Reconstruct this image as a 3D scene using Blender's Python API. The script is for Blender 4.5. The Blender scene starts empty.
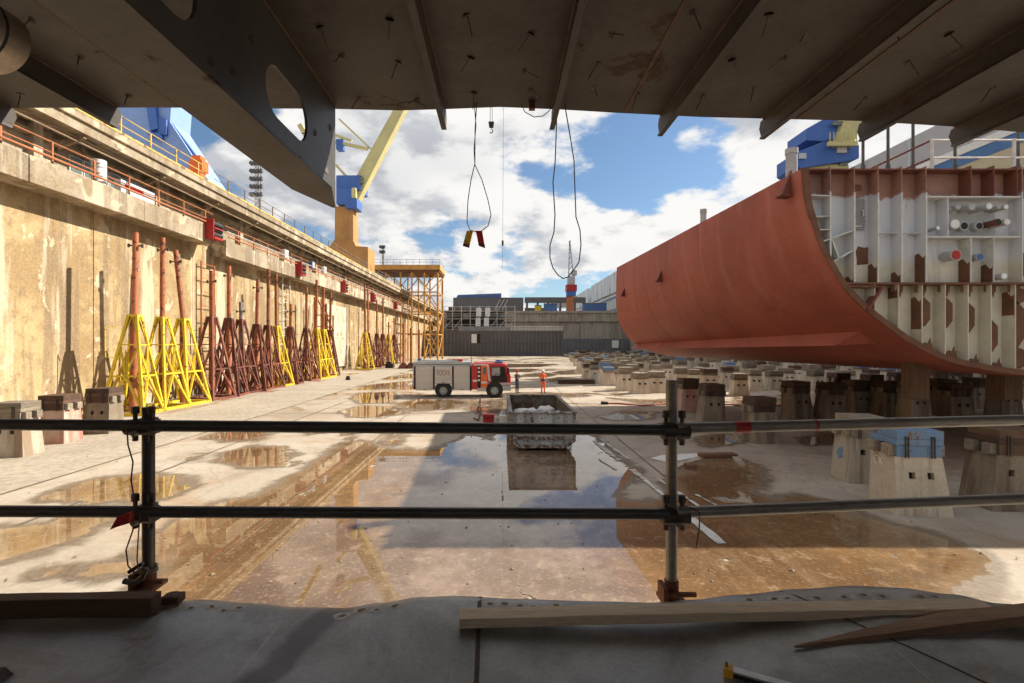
import bpy, bmesh, math, random
from mathutils import Vector, Matrix, noise
random.seed(7)
S = bpy.context.scene
COL = S.collection
R = math.radians

# ------------------------------------------------------------------ camera, sky, sun, exposure
CAM_H, F = 4.0, 484.0            # eye height above the dock floor (m), focal length in pixels
cd = bpy.data.cameras.new('Camera')
cam = bpy.data.objects.new('Camera', cd)
COL.objects.link(cam)
cam.location = (0, 0, CAM_H)
cam.rotation_euler = (R(90), 0, 0)
cd.sensor_width = 36
cd.lens = F / 1024 * 36
cd.shift_x = 12 / 1024
cd.shift_y = 1.5 / 1024
cd.clip_start = 0.05
cd.clip_end = 5000
S.camera = cam
SUN_DIR = Vector((1.22, 0.50, 1.0)).normalized()     # towards the sun
SUN_EL = math.asin(SUN_DIR.z)
SUN_AZ = math.atan2(SUN_DIR.x, SUN_DIR.y)            # clockwise from +Y
world = bpy.data.worlds.new('World')
S.world = world
world.use_nodes = True
ld = bpy.data.lights.new('Sun', 'SUN')
ld.energy = 5.0
ld.angle = R(0.55)
ld.color = (1.0, 0.92, 0.79)
sun = bpy.data.objects.new('Sun', ld)
COL.objects.link(sun)
sun.rotation_euler = (-SUN_DIR).to_track_quat('-Z', 'Y').to_euler()
sun.location = SUN_DIR * 80
S.view_settings.view_transform = 'Standard'
S.view_settings.look = 'None'
S.view_settings.gamma = 1
S.view_settings.use_curve_mapping = False
S.view_settings.exposure = 0.95
S.cycles.use_denoising = True
S.cycles.use_adaptive_sampling = True
S.cycles.adaptive_threshold = 0.03
S.cycles.max_bounces = 6
S.cycles.diffuse_bounces = 4
S.cycles.glossy_bounces = 4
S.cycles.sample_clamp_indirect = 6


class NT:
    """small node-graph helper"""
    def __init__(self, tree):
        self.t = tree
        self.t.nodes.clear()

    def n(self, kind, ins=None, **props):
        nd = self.t.nodes.new(kind)
        for k, v in props.items():
            setattr(nd, k, v)
        for k, v in (ins or {}).items():
            self.set(nd.inputs[k], v)
        return nd

    def set(self, sock, v):
        if isinstance(v, bpy.types.NodeSocket):
            self.t.links.new(v, sock)
        elif isinstance(v, bpy.types.Node):
            self.t.links.new(v.outputs[0], sock)
        else:
            if isinstance(v, (tuple, list)) and len(v) == 3 and sock.type == 'RGBA':
                v = (*v, 1)
            sock.default_value = v

    def math(self, op, a, b=0.0, c=0.0, clamp=False):
        nd = self.n('ShaderNodeMath', operation=op, use_clamp=clamp)
        self.set(nd.inputs[0], a); self.set(nd.inputs[1], b); self.set(nd.inputs[2], c)
        return nd.outputs[0]

    def mix(self, f, a, b, blend='MIX'):
        nd = self.n('ShaderNodeMix', data_type='RGBA', blend_type=blend)
        self.set(nd.inputs[0], f); self.set(nd.inputs[6], a); self.set(nd.inputs[7], b)
        return nd.outputs[2]

    def noise(self, vec, scale, detail=4, rough=0.55, dist=0.0):
        nd = self.n('ShaderNodeTexNoise', {'Scale': scale, 'Detail': detail, 'Roughness': rough, 'Distortion': dist})
        if vec is not None:
            self.set(nd.inputs['Vector'], vec)
        return nd.outputs[0]

    def ramp(self, f, a, b, lo=0.0, hi=1.0, smooth=True):
        nd = self.n('ShaderNodeMapRange', {1: a, 2: b, 3: lo, 4: hi}, interpolation_type='SMOOTHSTEP' if smooth else 'LINEAR')
        self.set(nd.inputs[0], f)
        return nd.outputs[0]

    def mapping(self, vec, loc=(0, 0, 0), rot=(0, 0, 0), scale=(1, 1, 1)):
        nd = self.n('ShaderNodeMapping', {'Location': loc, 'Rotation': rot, 'Scale': scale})
        self.set(nd.inputs['Vector'], vec)
        return nd.outputs[0]


# sky: Nishita air with fair-weather cumulus over the whole dome
nt = NT(world.node_tree)
geo = nt.n('ShaderNodeTexCoord').outputs['Generated']
sky = nt.n('ShaderNodeTexSky', sky_type='NISHITA', sun_disc=False, sun_elevation=SUN_EL, sun_rotation=SUN_AZ,
           air_density=1.0, dust_density=0.4, ozone_density=2.0)
sep = nt.n('ShaderNodeSeparateXYZ', {0: geo})
den = nt.math('ADD', nt.math('MAXIMUM', sep.outputs[2], 0.0), 0.42)
cx = nt.math('DIVIDE', sep.outputs[0], den)
cy = nt.math('DIVIDE', sep.outputs[1], den)
cz = nt.math('MULTIPLY', sep.outputs[2], 1.7)
cp = nt.n('ShaderNodeCombineXYZ', {0: cx, 1: cy, 2: cz}).outputs[0]
CL = (8.22, 3.0, 1.9)
def density(o, det):
    v = nt.mapping(cp, loc=(CL[0] + o[0], CL[1] + o[1], CL[2] + o[2]))
    return nt.noise(v, 1.5, det, 0.57)
d0 = density((0, 0, 0), 9)
d1 = density((0.05, 0.02, 0.06), 6)
d2 = density((0.0, 0.0, 0.22), 2)
cover = nt.ramp(d0, 0.425, 0.478)
lit = nt.ramp(nt.math('SUBTRACT', d0, d1), -0.06, 0.03)
under = nt.ramp(nt.math('SUBTRACT', d2, 0.0), 0.50, 0.66)
ccol = nt.mix(lit, (0.59, 0.61, 0.65), (1.0, 0.985, 0.96))
ccol = nt.mix(nt.math('MULTIPLY', under, 0.55), ccol, nt.mix(lit, (0.40, 0.425, 0.47), (0.66, 0.68, 0.71)))
skyc = nt.n('ShaderNodeVectorMath', {0: sky.outputs[0], 1: (0.057, 0.063, 0.066)}, operation='MULTIPLY').outputs[0]
cloudc = nt.n('ShaderNodeVectorMath', {0: ccol, 1: (0.505, 0.505, 0.505)}, operation='MULTIPLY').outputs[0]
allc = nt.mix(cover, skyc, cloudc)
bg = nt.n('ShaderNodeBackground', {0: allc, 1: 1.0})
nt.n('ShaderNodeOutputWorld', {0: bg.outputs[0]})


# ------------------------------------------------------------------ helpers
def at(px, py, Y):
    """a measured picture position at distance Y, as a point of the place"""
    return Vector(((px - 500) / F * Y, Y, CAM_H + (343 - py) / F * Y))


def onfloor(px, py):
    Y = F * CAM_H / (py - 343)
    return Vector(((px - 500) / F * Y, Y, 0))


class MB:
    def __init__(self):
        self.v, self.f, self.m = [], [], []

    def add(self, vs, fs, mi=0):
        o = len(self.v)
        self.v += [Vector(p) for p in vs]
        self.f += [[i + o for i in f] for f in fs]
        self.m += [mi] * len(fs)
        return self

    def hexa(self, p, mi=0):
        return self.add(p, [(0, 3, 2, 1), (4, 5, 6, 7), (0, 1, 5, 4), (1, 2, 6, 5), (2, 3, 7, 6), (3, 0, 4, 7)], mi)

    def box(self, x0, x1, y0, y1, z0, z1, mi=0):
        return self.hexa([(x0, y0, z0), (x1, y0, z0), (x1, y1, z0), (x0, y1, z0),
                          (x0, y0, z1), (x1, y0, z1), (x1, y1, z1), (x0, y1, z1)], mi)

    def frus(self, b, t, z0, z1, mi=0):
        """b, t = (x0, x1, y0, y1) rectangles at z0 and z1"""
        return self.hexa([(b[0], b[2], z0), (b[1], b[2], z0), (b[1], b[3], z0), (b[0], b[3], z0),
                          (t[0], t[2], z1), (t[1], t[2], z1), (t[1], t[3], z1), (t[0], t[3], z1)], mi)

    def bar(self, a, b, w, h=None, up=(0, 0, 1), mi=0):
        a, b = Vector(a), Vector(b)
        h = w if h is None else h
        d = (b - a).normalized()
        up = Vector(up)
        if abs(d.dot(up)) > 0.97:
            up = Vector((0, 1, 0)) if abs(d.y) < 0.9 else Vector((1, 0, 0))
        s = d.cross(up).normalized()
        u = s.cross(d)
        s, u = s * w / 2, u * h / 2
        return self.hexa([a - s - u, a + s - u, b + s - u, b - s - u, a - s + u, a + s + u, b + s + u, b - s + u], mi)

    def tube(self, a, b, r, n=10, r2=None, mi=0, cap=True):
        return self.path([a, b], [r, r if r2 is None else r2], n, mi, cap)

    def path(self, pts, r, n=8, mi=0, cap=True):
        pts = [Vector(p) for p in pts]
        rs = r if isinstance(r, (list, tuple)) else [r] * len(pts)
        vs, fs = [], []
        ref = None
        for i, p in enumerate(pts):
            d = (pts[min(i + 1, len(pts) - 1)] - pts[max(i - 1, 0)]).normalized()
            if ref is None:
                ref = Vector((0, 0, 1)) if abs(d.z) < 0.9 else Vector((1, 0, 0))
            s = d.cross(ref).normalized()
            ref = s.cross(d).normalized()
            for k in range(n):
                a = 2 * math.pi * k / n
                vs.append(p + (s * math.cos(a) + ref * math.sin(a)) * rs[i])
        for i in range(len(pts) - 1):
            for k in range(n):
                fs.append((i * n + k, i * n + (k + 1) % n, (i + 1) * n + (k + 1) % n, (i + 1) * n + k))
        if cap:
            fs.append(tuple(range(n))[::-1])
            fs.append(tuple((len(pts) - 1) * n + k for k in range(n)))
        return self.add(vs, fs, mi)

    def ext(self, pts, vec, mi=0):
        """polygon extruded along vec"""
        vec = Vector(vec)
        n = len(pts)
        vs = [Vector(p) for p in pts] + [Vector(p) + vec for p in pts]
        fs = [tuple(range(n))[::-1], tuple(range(n, 2 * n))] + [(i, (i + 1) % n, n + (i + 1) % n, n + i) for i in range(n)]
        return self.add(vs, fs, mi)

    def grid(self, fn, nu, nv, mi=0):
        vs = [fn(i / nu, j / nv) for j in range(nv + 1) for i in range(nu + 1)]
        fs = [(j * (nu + 1) + i, j * (nu + 1) + i + 1, (j + 1) * (nu + 1) + i + 1, (j + 1) * (nu + 1) + i)
              for j in range(nv) for i in range(nu)]
        return self.add(vs, fs, mi)

    def build(self, name, mats, parent=None, smooth=False, bevel=0.0, recalc=True):
        off = WL.get(parent.name, Vector()) if parent else Vector()
        me = bpy.data.meshes.new(name)
        me.from_pydata([tuple(p - off) for p in self.v], [], self.f)
        mats = mats if isinstance(mats, (list, tuple)) else [mats]
        for mt in mats:
            me.materials.append(mt)
        if len(mats) > 1:
            me.polygons.foreach_set('material_index', self.m)
        if recalc:
            bm = bmesh.new(); bm.from_mesh(me)
            bmesh.ops.recalc_face_normals(bm, faces=bm.faces)
            bm.to_mesh(me); bm.free()
        if smooth:
            me.polygons.foreach_set('use_smooth', [True] * len(me.polygons))
            try:
                me.set_sharp_from_angle(angle=R(38))
            except Exception:
                pass
        me.update()
        o = bpy.data.objects.new(name, me)
        COL.objects.link(o)
        if parent:
            o.parent = parent
            WL[o.name] = off
        if bevel:
            md = o.modifiers.new('bevel', 'BEVEL')
            md.width = bevel; md.segments = 2; md.limit_method = 'ANGLE'; md.angle_limit = R(40)
        return o


WL = {}


def thing(name, label, cat, loc=(0, 0, 0), group=None):
    o = bpy.data.objects.new(name, None)
    o.empty_display_size = 0.2
    COL.objects.link(o)
    o.location = loc
    WL[o.name] = Vector(loc)
    return tag(o, label, cat, group)


def tag(o, label, cat, group=None):
    o['label'] = label
    o['category'] = cat
    if group:
        o['group'] = group
    return o


def struct(o):
    o['kind'] = 'structure'
    return o


def copy_tree(o, parent=None):
    c = o.copy()
    COL.objects.link(c)
    if parent:
        c.parent = parent
    for ch in list(o.children):
        copy_tree(ch, c)
    return c


# ------------------------------------------------------------------ materials
def mat(name, c1, c2=None, scale=3.0, rough=0.7, metal=0.0, bump=0.15, bscale=None, rust=None, rust_amt=0.5,
        rust_scale=1.5, streak=None, streak_amt=0.4, fine=0.25, rnd=0.0, rough_var=0.12, spec=0.4, stretch=(1, 1, 1), coat=0.0):
    m = bpy.data.materials.new(name)
    m.use_nodes = True
    t = NT(m.node_tree)
    co = t.n('ShaderNodeTexCoord').outputs['Object']
    oi = t.n('ShaderNodeObjectInfo')
    off = t.n('ShaderNodeVectorMath', {0: (37.0, 91.0, 53.0)}, operation='SCALE')
    t.set(off.inputs['Scale'], oi.outputs['Random'])
    co = t.n('ShaderNodeVectorMath', {0: co, 1: off.outputs[0]}, operation='ADD').outputs[0]
    if stretch != (1, 1, 1):
        co = t.mapping(co, scale=stretch)
    c2 = c2 or tuple(x * 0.72 for x in c1)
    n1 = t.noise(co, scale, 5, 0.6)
    col = t.mix(t.ramp(n1, 0.32, 0.68), c1, c2)
    nf = t.noise(co, scale * 14, 3, 0.65)
    col = t.mix(fine, col, t.mix(t.ramp(nf, 0.3, 0.7), tuple(x * 0.5 for x in c1), tuple(min(1, x * 1.35) for x in c1)))
    rf = None
    if streak:
        sv = t.mapping(co, scale=(2.2, 2.2, 0.12))
        sn = t.noise(sv, 1.0, 4, 0.6)
        col = t.mix(t.math('MULTIPLY', t.ramp(sn, 0.46, 0.62), streak_amt), col, streak)
    if rust:
        rn = t.noise(co, rust_scale, 6, 0.68, 0.4)
        rf = t.ramp(rn, 0.72 - 0.3 * rust_amt, 0.78 - 0.3 * rust_amt)
        rc = t.mix(t.ramp(nf, 0.35, 0.65), rust, tuple(x * 0.45 for x in rust))
        col = t.mix(rf, col, rc)
    if rnd:
        hs = t.n('ShaderNodeHueSaturation', {'Saturation': 1.0})
        t.set(hs.inputs['Color'], col)
        t.set(hs.inputs['Value'], t.math('ADD', t.math('MULTIPLY', oi.outputs['Random'], rnd * 2), 1 - rnd))
        col = hs.outputs[0]
    b = t.n('ShaderNodeBsdfPrincipled', {'Base Color': col, 'Metallic': metal, 'Specular IOR Level': spec, 'Coat Weight': coat})
    rr = t.math('ADD', t.math('MULTIPLY', t.math('SUBTRACT', n1, 0.5), rough_var * 2), rough, clamp=True)
    if rf is not None:
        rr = t.math('MAXIMUM', rr, t.math('MULTIPLY', rf, 0.85))
        if metal:
            t.set(b.inputs['Metallic'], t.math('MULTIPLY', t.math('SUBTRACT', 1.0, rf), metal))
    t.set(b.inputs['Roughness'], rr)
    if bump:
        bn = t.noise(co, bscale or scale * 6, 3, 0.65)
        bp = t.n('ShaderNodeBump', {'Strength': bump, 'Distance': 0.03, 'Height': bn})
        t.set(b.inputs['Normal'], bp.outputs[0])
    t.n('ShaderNodeOutputMaterial', {0: b.outputs[0]})
    return m


M = {}
M['yellow'] = mat('yellow_paint', (0.68, 0.50, 0.03), (0.55, 0.37, 0.025), 1.1, 0.5, rust=(0.17, 0.075, 0.03), rust_amt=0.46, rust_scale=3, rnd=0.1)
M['oxide'] = mat('oxide_red_paint', (0.20, 0.062, 0.038), (0.13, 0.04, 0.028), 1.5, 0.65, rust=(0.10, 0.05, 0.03), rust_amt=0.6, rust_scale=2.2, rnd=0.3)
M['pole_red'] = mat('pole_red_paint', (0.36, 0.115, 0.045), (0.26, 0.085, 0.04), 2, 0.6, rust=(0.14, 0.06, 0.03), rust_amt=0.6, rust_scale=2.2, rnd=0.25)
M['pole_grey'] = mat('pole_grey_steel', (0.22, 0.19, 0.18), (0.14, 0.10, 0.09), 2, 0.6, rust=(0.14, 0.06, 0.03), rust_amt=0.5)
M['dark_steel'] = mat('primed_dark_steel', (0.064, 0.053, 0.043), (0.034, 0.027, 0.022), 1.6, 0.55, bump=0.08, fine=0.28, rust=(0.06, 0.033, 0.021), rust_amt=0.36, rust_scale=1.7)
M['web_steel'] = mat('primed_web_steel', (0.066, 0.061, 0.057), (0.038, 0.034, 0.031), 1.4, 0.48, bump=0.05, fine=0.16)
M['weld'] = mat('rusty_weld_seam', (0.105, 0.058, 0.035), (0.055, 0.036, 0.026), 5, 0.75, bump=0.4)
M['galv'] = mat('scaffold_tube_steel', (0.32, 0.29, 0.255), (0.20, 0.17, 0.145), 4, 0.42, metal=0.3, bump=0.08, rust=(0.12, 0.07, 0.04), rust_amt=0.25, rust_scale=6, stretch=(0.25, 1, 1))
M['tube_dark'] = mat('scaffold_tube_dark', (0.105, 0.094, 0.085), (0.06, 0.052, 0.046), 4, 0.4, metal=0.3, bump=0.08, rust=(0.10, 0.055, 0.035), rust_amt=0.3, rust_scale=6, stretch=(0.25, 1, 1))
M['clamp'] = mat('coupler_steel', (0.10, 0.08, 0.065), (0.06, 0.045, 0.035), 20, 0.55, metal=0.6, rust=(0.13, 0.055, 0.025), rust_amt=0.5, rust_scale=20)
M['tube_rust'] = mat('rusty_tube_foot', (0.22, 0.08, 0.035), (0.10, 0.045, 0.025), 25, 0.8)
M['wood'] = mat('sawn_plank_wood', (0.86, 0.66, 0.46), (0.72, 0.53, 0.35), 6, 0.75, stretch=(0.16, 2.5, 2.5), bump=0.25, fine=0.3)
M['wood_dark'] = mat('brown_plank_wood', (0.36, 0.21, 0.12), (0.23, 0.125, 0.07), 6, 0.75, stretch=(0.16, 2.5, 2.5), bump=0.25, fine=0.3)
M['beam_dark'] = mat('dark_beam_wood', (0.13, 0.068, 0.038), (0.075, 0.04, 0.022), 5, 0.8, stretch=(0.16, 2.5, 2.5), bump=0.3, fine=0.35)
M['red_tape'] = mat('red_tape', (0.55, 0.03, 0.03), None, 30, 0.5, bump=0.2)
M['wire'] = mat('dark_wire', (0.05, 0.045, 0.045), None, 5, 0.5, bump=0)
M['black'] = mat('black_rubber', (0.02, 0.02, 0.02), (0.035, 0.032, 0.03), 5, 0.7)
M['dark'] = mat('dark_cavity', (0.03, 0.026, 0.023), None, 4, 0.85, bump=0)
M['rust'] = mat('brown_rust', (0.17, 0.075, 0.04), (0.10, 0.045, 0.028), 3, 0.8, bump=0.25)
M['primer'] = mat('rust_red_primer', (0.19, 0.065, 0.045), (0.12, 0.042, 0.03), 2.2, 0.7, rust=(0.28, 0.10, 0.04), rust_amt=0.45, rust_scale=2.5)
M['edge_white'] = mat('pale_cut_edge', (0.62, 0.61, 0.58), (0.46, 0.45, 0.42), 4, 0.55)
M['pipe_white'] = mat('pipe_end_white', (0.78, 0.78, 0.76), (0.6, 0.6, 0.58), 4, 0.4)
M['pipe_grey'] = mat('pipe_grey_paint', (0.42, 0.42, 0.42), (0.33, 0.33, 0.33), 4, 0.45)
M['red'] = mat('signal_red', (0.42, 0.022, 0.02), (0.32, 0.017, 0.016), 3, 0.45)
M['blue'] = mat('blue_paint', (0.06, 0.13, 0.30), (0.05, 0.10, 0.23), 1.2, 0.5)
M['crane_blue'] = mat('crane_blue_paint', (0.065, 0.155, 0.47), (0.055, 0.13, 0.40), 0.15, 0.5, bump=0.03, fine=0.1)
M['crane_blue_pale'] = mat('crane_pale_blue_paint', (0.24, 0.37, 0.70), (0.21, 0.33, 0.63), 0.15, 0.5, bump=0.03, fine=0.1)
M['crane_cream'] = mat('crane_cream_paint', (0.62, 0.56, 0.26), (0.52, 0.46, 0.22), 0.2, 0.5, bump=0.03, fine=0.12)
M['crane_ochre'] = mat('crane_ochre_paint', (0.52, 0.26, 0.075), (0.42, 0.20, 0.06), 0.25, 0.55, bump=0.03, fine=0.14, streak=(0.30, 0.15, 0.06))
M['scaf_yellow'] = mat('tower_ochre_paint', (0.60, 0.33, 0.08), (0.46, 0.23, 0.055), 0.8, 0.6, rust=(0.22, 0.08, 0.03), rust_amt=0.4)
M['rail_yellow'] = mat('handrail_yellow', (0.60, 0.43, 0.11), (0.45, 0.29, 0.075), 0.8, 0.55, rust=(0.26, 0.13, 0.06), rust_amt=0.55)
M['rail_orange'] = mat('handrail_orange', (0.42, 0.15, 0.055), (0.30, 0.10, 0.04), 0.8, 0.6, rust=(0.16, 0.07, 0.03), rust_amt=0.4)
M['white'] = mat('white_paint', (0.78, 0.77, 0.74), (0.66, 0.65, 0.62), 2, 0.5)
M['cladding'] = mat('pale_cladding', (0.52, 0.56, 0.60), (0.44, 0.48, 0.53), 0.12, 0.5, bump=0, fine=0.08)
M['hall_grey'] = mat('hall_grey_cladding', (0.42, 0.41, 0.42), (0.37, 0.36, 0.375), 0.06, 0.55, bump=0, fine=0.08)
M['hall_cream'] = mat('hall_cream_cladding', (0.50, 0.42, 0.28), (0.45, 0.38, 0.25), 0.06, 0.55, bump=0, fine=0.08)
M['hall_blue'] = mat('hall_blue_cladding', (0.07, 0.17, 0.36), (0.06, 0.14, 0.30), 0.06, 0.5, bump=0, fine=0.08)
M['glass'] = mat('window_glass', (0.10, 0.13, 0.12), (0.17, 0.20, 0.18), 0.6, 0.15, bump=0, spec=0.6)
M['gate_grey'] = mat('gate_dark_grey', (0.115, 0.115, 0.125), (0.085, 0.083, 0.09), 0.2, 0.6, bump=0, streak=(0.12, 0.09, 0.075), fine=0.12)
M['gate_rib'] = mat('gate_rib_grey', (0.16, 0.158, 0.168), (0.12, 0.118, 0.125), 0.2, 0.6, bump=0, fine=0.12)
M['bin'] = mat('skip_grey_paint', (0.50, 0.51, 0.51), (0.37, 0.38, 0.385), 1.4, 0.55, rust=(0.11, 0.055, 0.03), rust_amt=0.52, rust_scale=9, streak=(0.12, 0.08, 0.05), streak_amt=0.5)
M['bin_rib'] = mat('skip_rib_worn', (0.34, 0.335, 0.32), (0.22, 0.205, 0.19), 2.5, 0.65, rust=(0.15, 0.075, 0.035), rust_amt=0.85, rust_scale=6)
M['bin_in'] = mat('skip_inside_rust', (0.17, 0.145, 0.115), (0.10, 0.08, 0.06), 1.6, 0.75, rust=(0.13, 0.065, 0.035), rust_amt=0.75, rust_scale=3, streak=(0.09, 0.06, 0.04), streak_amt=0.6)
M['bag'] = mat('white_sack', (0.72, 0.71, 0.69), (0.58, 0.57, 0.55), 5, 0.7, bump=0.5, bscale=8)
M['block'] = mat('keel_block_concrete', (0.47, 0.41, 0.325), (0.38, 0.32, 0.245), 0.8, 0.85, bump=0.12, streak=(0.19, 0.115, 0.065), streak_amt=0.7, fine=0.16, rnd=0.22)
M['block_shaded'] = mat('keel_block_shaded', (0.30, 0.245, 0.18), (0.20, 0.155, 0.11), 1.0, 0.85, bump=0.15, streak=(0.12, 0.075, 0.045), streak_amt=0.75, fine=0.2, rnd=0.2)  # block concrete darkened: the shade under the hull is put into its colour
M['block_sunlit'] = mat('keel_block_sunlit', (0.62, 0.55, 0.44), (0.52, 0.45, 0.35), 0.8, 0.85, bump=0.1, streak=(0.33, 0.24, 0.15), streak_amt=0.55, fine=0.14, rnd=0.2)  # block concrete lightened: the sunlit look of the field is in its colour
M['block_pink'] = mat('keel_block_worn_red', (0.42, 0.16, 0.12), (0.48, 0.33, 0.26), 1.8, 0.8, bump=0.3, streak=(0.5, 0.45, 0.38), streak_amt=0.5)
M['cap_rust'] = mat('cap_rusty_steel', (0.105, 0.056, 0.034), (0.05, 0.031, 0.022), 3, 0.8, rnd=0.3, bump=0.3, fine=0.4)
M['cap_grey'] = mat('cap_weathered_timber', (0.27, 0.225, 0.17), (0.13, 0.10, 0.072), 4, 0.8, rnd=0.3, bump=0.3, fine=0.4, stretch=(0.4, 1, 2.5))
M['cap_blue'] = mat('cap_worn_blue', (0.12, 0.22, 0.38), (0.17, 0.24, 0.33), 3, 0.7, rust=(0.24, 0.17, 0.12), rust_amt=0.55, rust_scale=4)
M['timber_old'] = mat('old_shoring_timber', (0.15, 0.085, 0.045), (0.07, 0.04, 0.024), 4, 0.85, stretch=(3, 3, 0.3), bump=0.4, fine=0.4)
M['truck_grey'] = mat('shutter_beige_grey', (0.62, 0.57, 0.51), (0.56, 0.51, 0.46), 0.7, 0.5, bump=0, fine=0.08)
M['truck_top'] = mat('aluminium_grey', (0.46, 0.48, 0.48), (0.36, 0.37, 0.37), 1.5, 0.4, metal=0.3, bump=0)
M['truck_red'] = mat('fire_engine_red', (0.58, 0.022, 0.025), (0.50, 0.02, 0.022), 0.8, 0.3, bump=0, fine=0.05, coat=0.4)
M['truck_orange'] = mat('day_glow_orange', (0.88, 0.17, 0.03), (0.80, 0.14, 0.03), 0.8, 0.4, bump=0, fine=0.05)
M['tyre'] = mat('tyre_rubber', (0.022, 0.021, 0.02), (0.035, 0.033, 0.03), 4, 0.85)
M['overall_dark'] = mat('dark_overall_cloth', (0.035, 0.04, 0.055), (0.05, 0.055, 0.07), 6, 0.9)
M['overall_orange'] = mat('orange_workwear_cloth', (0.90, 0.16, 0.03), (0.80, 0.13, 0.025), 6, 0.8)
M['navy'] = mat('navy_cloth', (0.04, 0.05, 0.14), None, 6, 0.9)
M['skin'] = mat('skin', (0.55, 0.32, 0.22), None, 6, 0.6, bump=0)
M['boot'] = mat('boot_leather', (0.03, 0.025, 0.02), None, 6, 0.6)
M['tag_yellow'] = mat('worn_yellow_tag', (0.90, 0.50, 0.03), (0.75, 0.38, 0.03), 20, 0.5, rust=(0.08, 0.05, 0.03), rust_amt=0.3, rust_scale=20)
M['tag_red'] = mat('worn_red_tag', (0.62, 0.03, 0.03), (0.48, 0.02, 0.02), 20, 0.5, rust=(0.05, 0.02, 0.02), rust_amt=0.3, rust_scale=20)
M['cover_grey'] = mat('cover_grey', (0.25, 0.25, 0.255), (0.20, 0.20, 0.205), 4, 0.5)
M['conduit'] = mat('brown_conduit', (0.26, 0.19, 0.12), (0.18, 0.12, 0.08), 1, 0.8)
M['conc_end'] = mat('old_dock_concrete', (0.40, 0.35, 0.285), (0.28, 0.245, 0.20), 0.22, 0.85, bump=0.1, streak=(0.17, 0.14, 0.105), streak_amt=0.6)


def band_material():
    """ship bulkhead paint: primer band on top, grey, cream below, worn patches"""
    m = bpy.data.materials.new('bulkhead_paint')
    m.use_nodes = True
    t = NT(m.node_tree)
    g = t.n('ShaderNodeNewGeometry').outputs['Position']
    z = t.n('ShaderNodeSeparateXYZ', {0: g}).outputs[2]
    n1 = t.noise(g, 2.2, 6, 0.6)
    nf = t.noise(g, 14, 5, 0.65)
    zz = t.math('ADD', z, t.math('MULTIPLY', t.math('SUBTRACT', n1, 0.5), 0.7))
    col = t.mix(t.ramp(n1, 0.35, 0.65), (0.64, 0.60, 0.48), (0.55, 0.51, 0.40))
    col = t.mix(t.ramp(zz, 6.15, 6.65), col, t.mix(n1, (0.63, 0.645, 0.68), (0.55, 0.565, 0.60)))
    prim = t.mix(t.ramp(n1, 0.42, 0.62), (0.22, 0.075, 0.05), (0.30, 0.11, 0.05))
    col = t.mix(t.ramp(zz, 8.25, 8.36), col, prim)
    col = t.mix(0.16, col, t.mix(nf, (0.12, 0.10, 0.08), (0.8, 0.78, 0.74)))
    sv = t.mapping(g, scale=(3, 3, 0.25))
    col = t.mix(t.math('MULTIPLY', t.ramp(t.noise(sv, 1.2, 6, 0.6), 0.58, 0.75), 0.4), col, (0.25, 0.14, 0.08))
    b = t.n('ShaderNodeBsdfPrincipled', {'Base Color': col, 'Roughness': 0.55})
    bp = t.n('ShaderNodeBump', {'Strength': 0.08, 'Distance': 0.03, 'Height': n1})
    t.set(b.inputs['Normal'], bp.outputs[0])
    t.n('ShaderNodeOutputMaterial', {0: b.outputs[0]})
    return m


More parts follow.
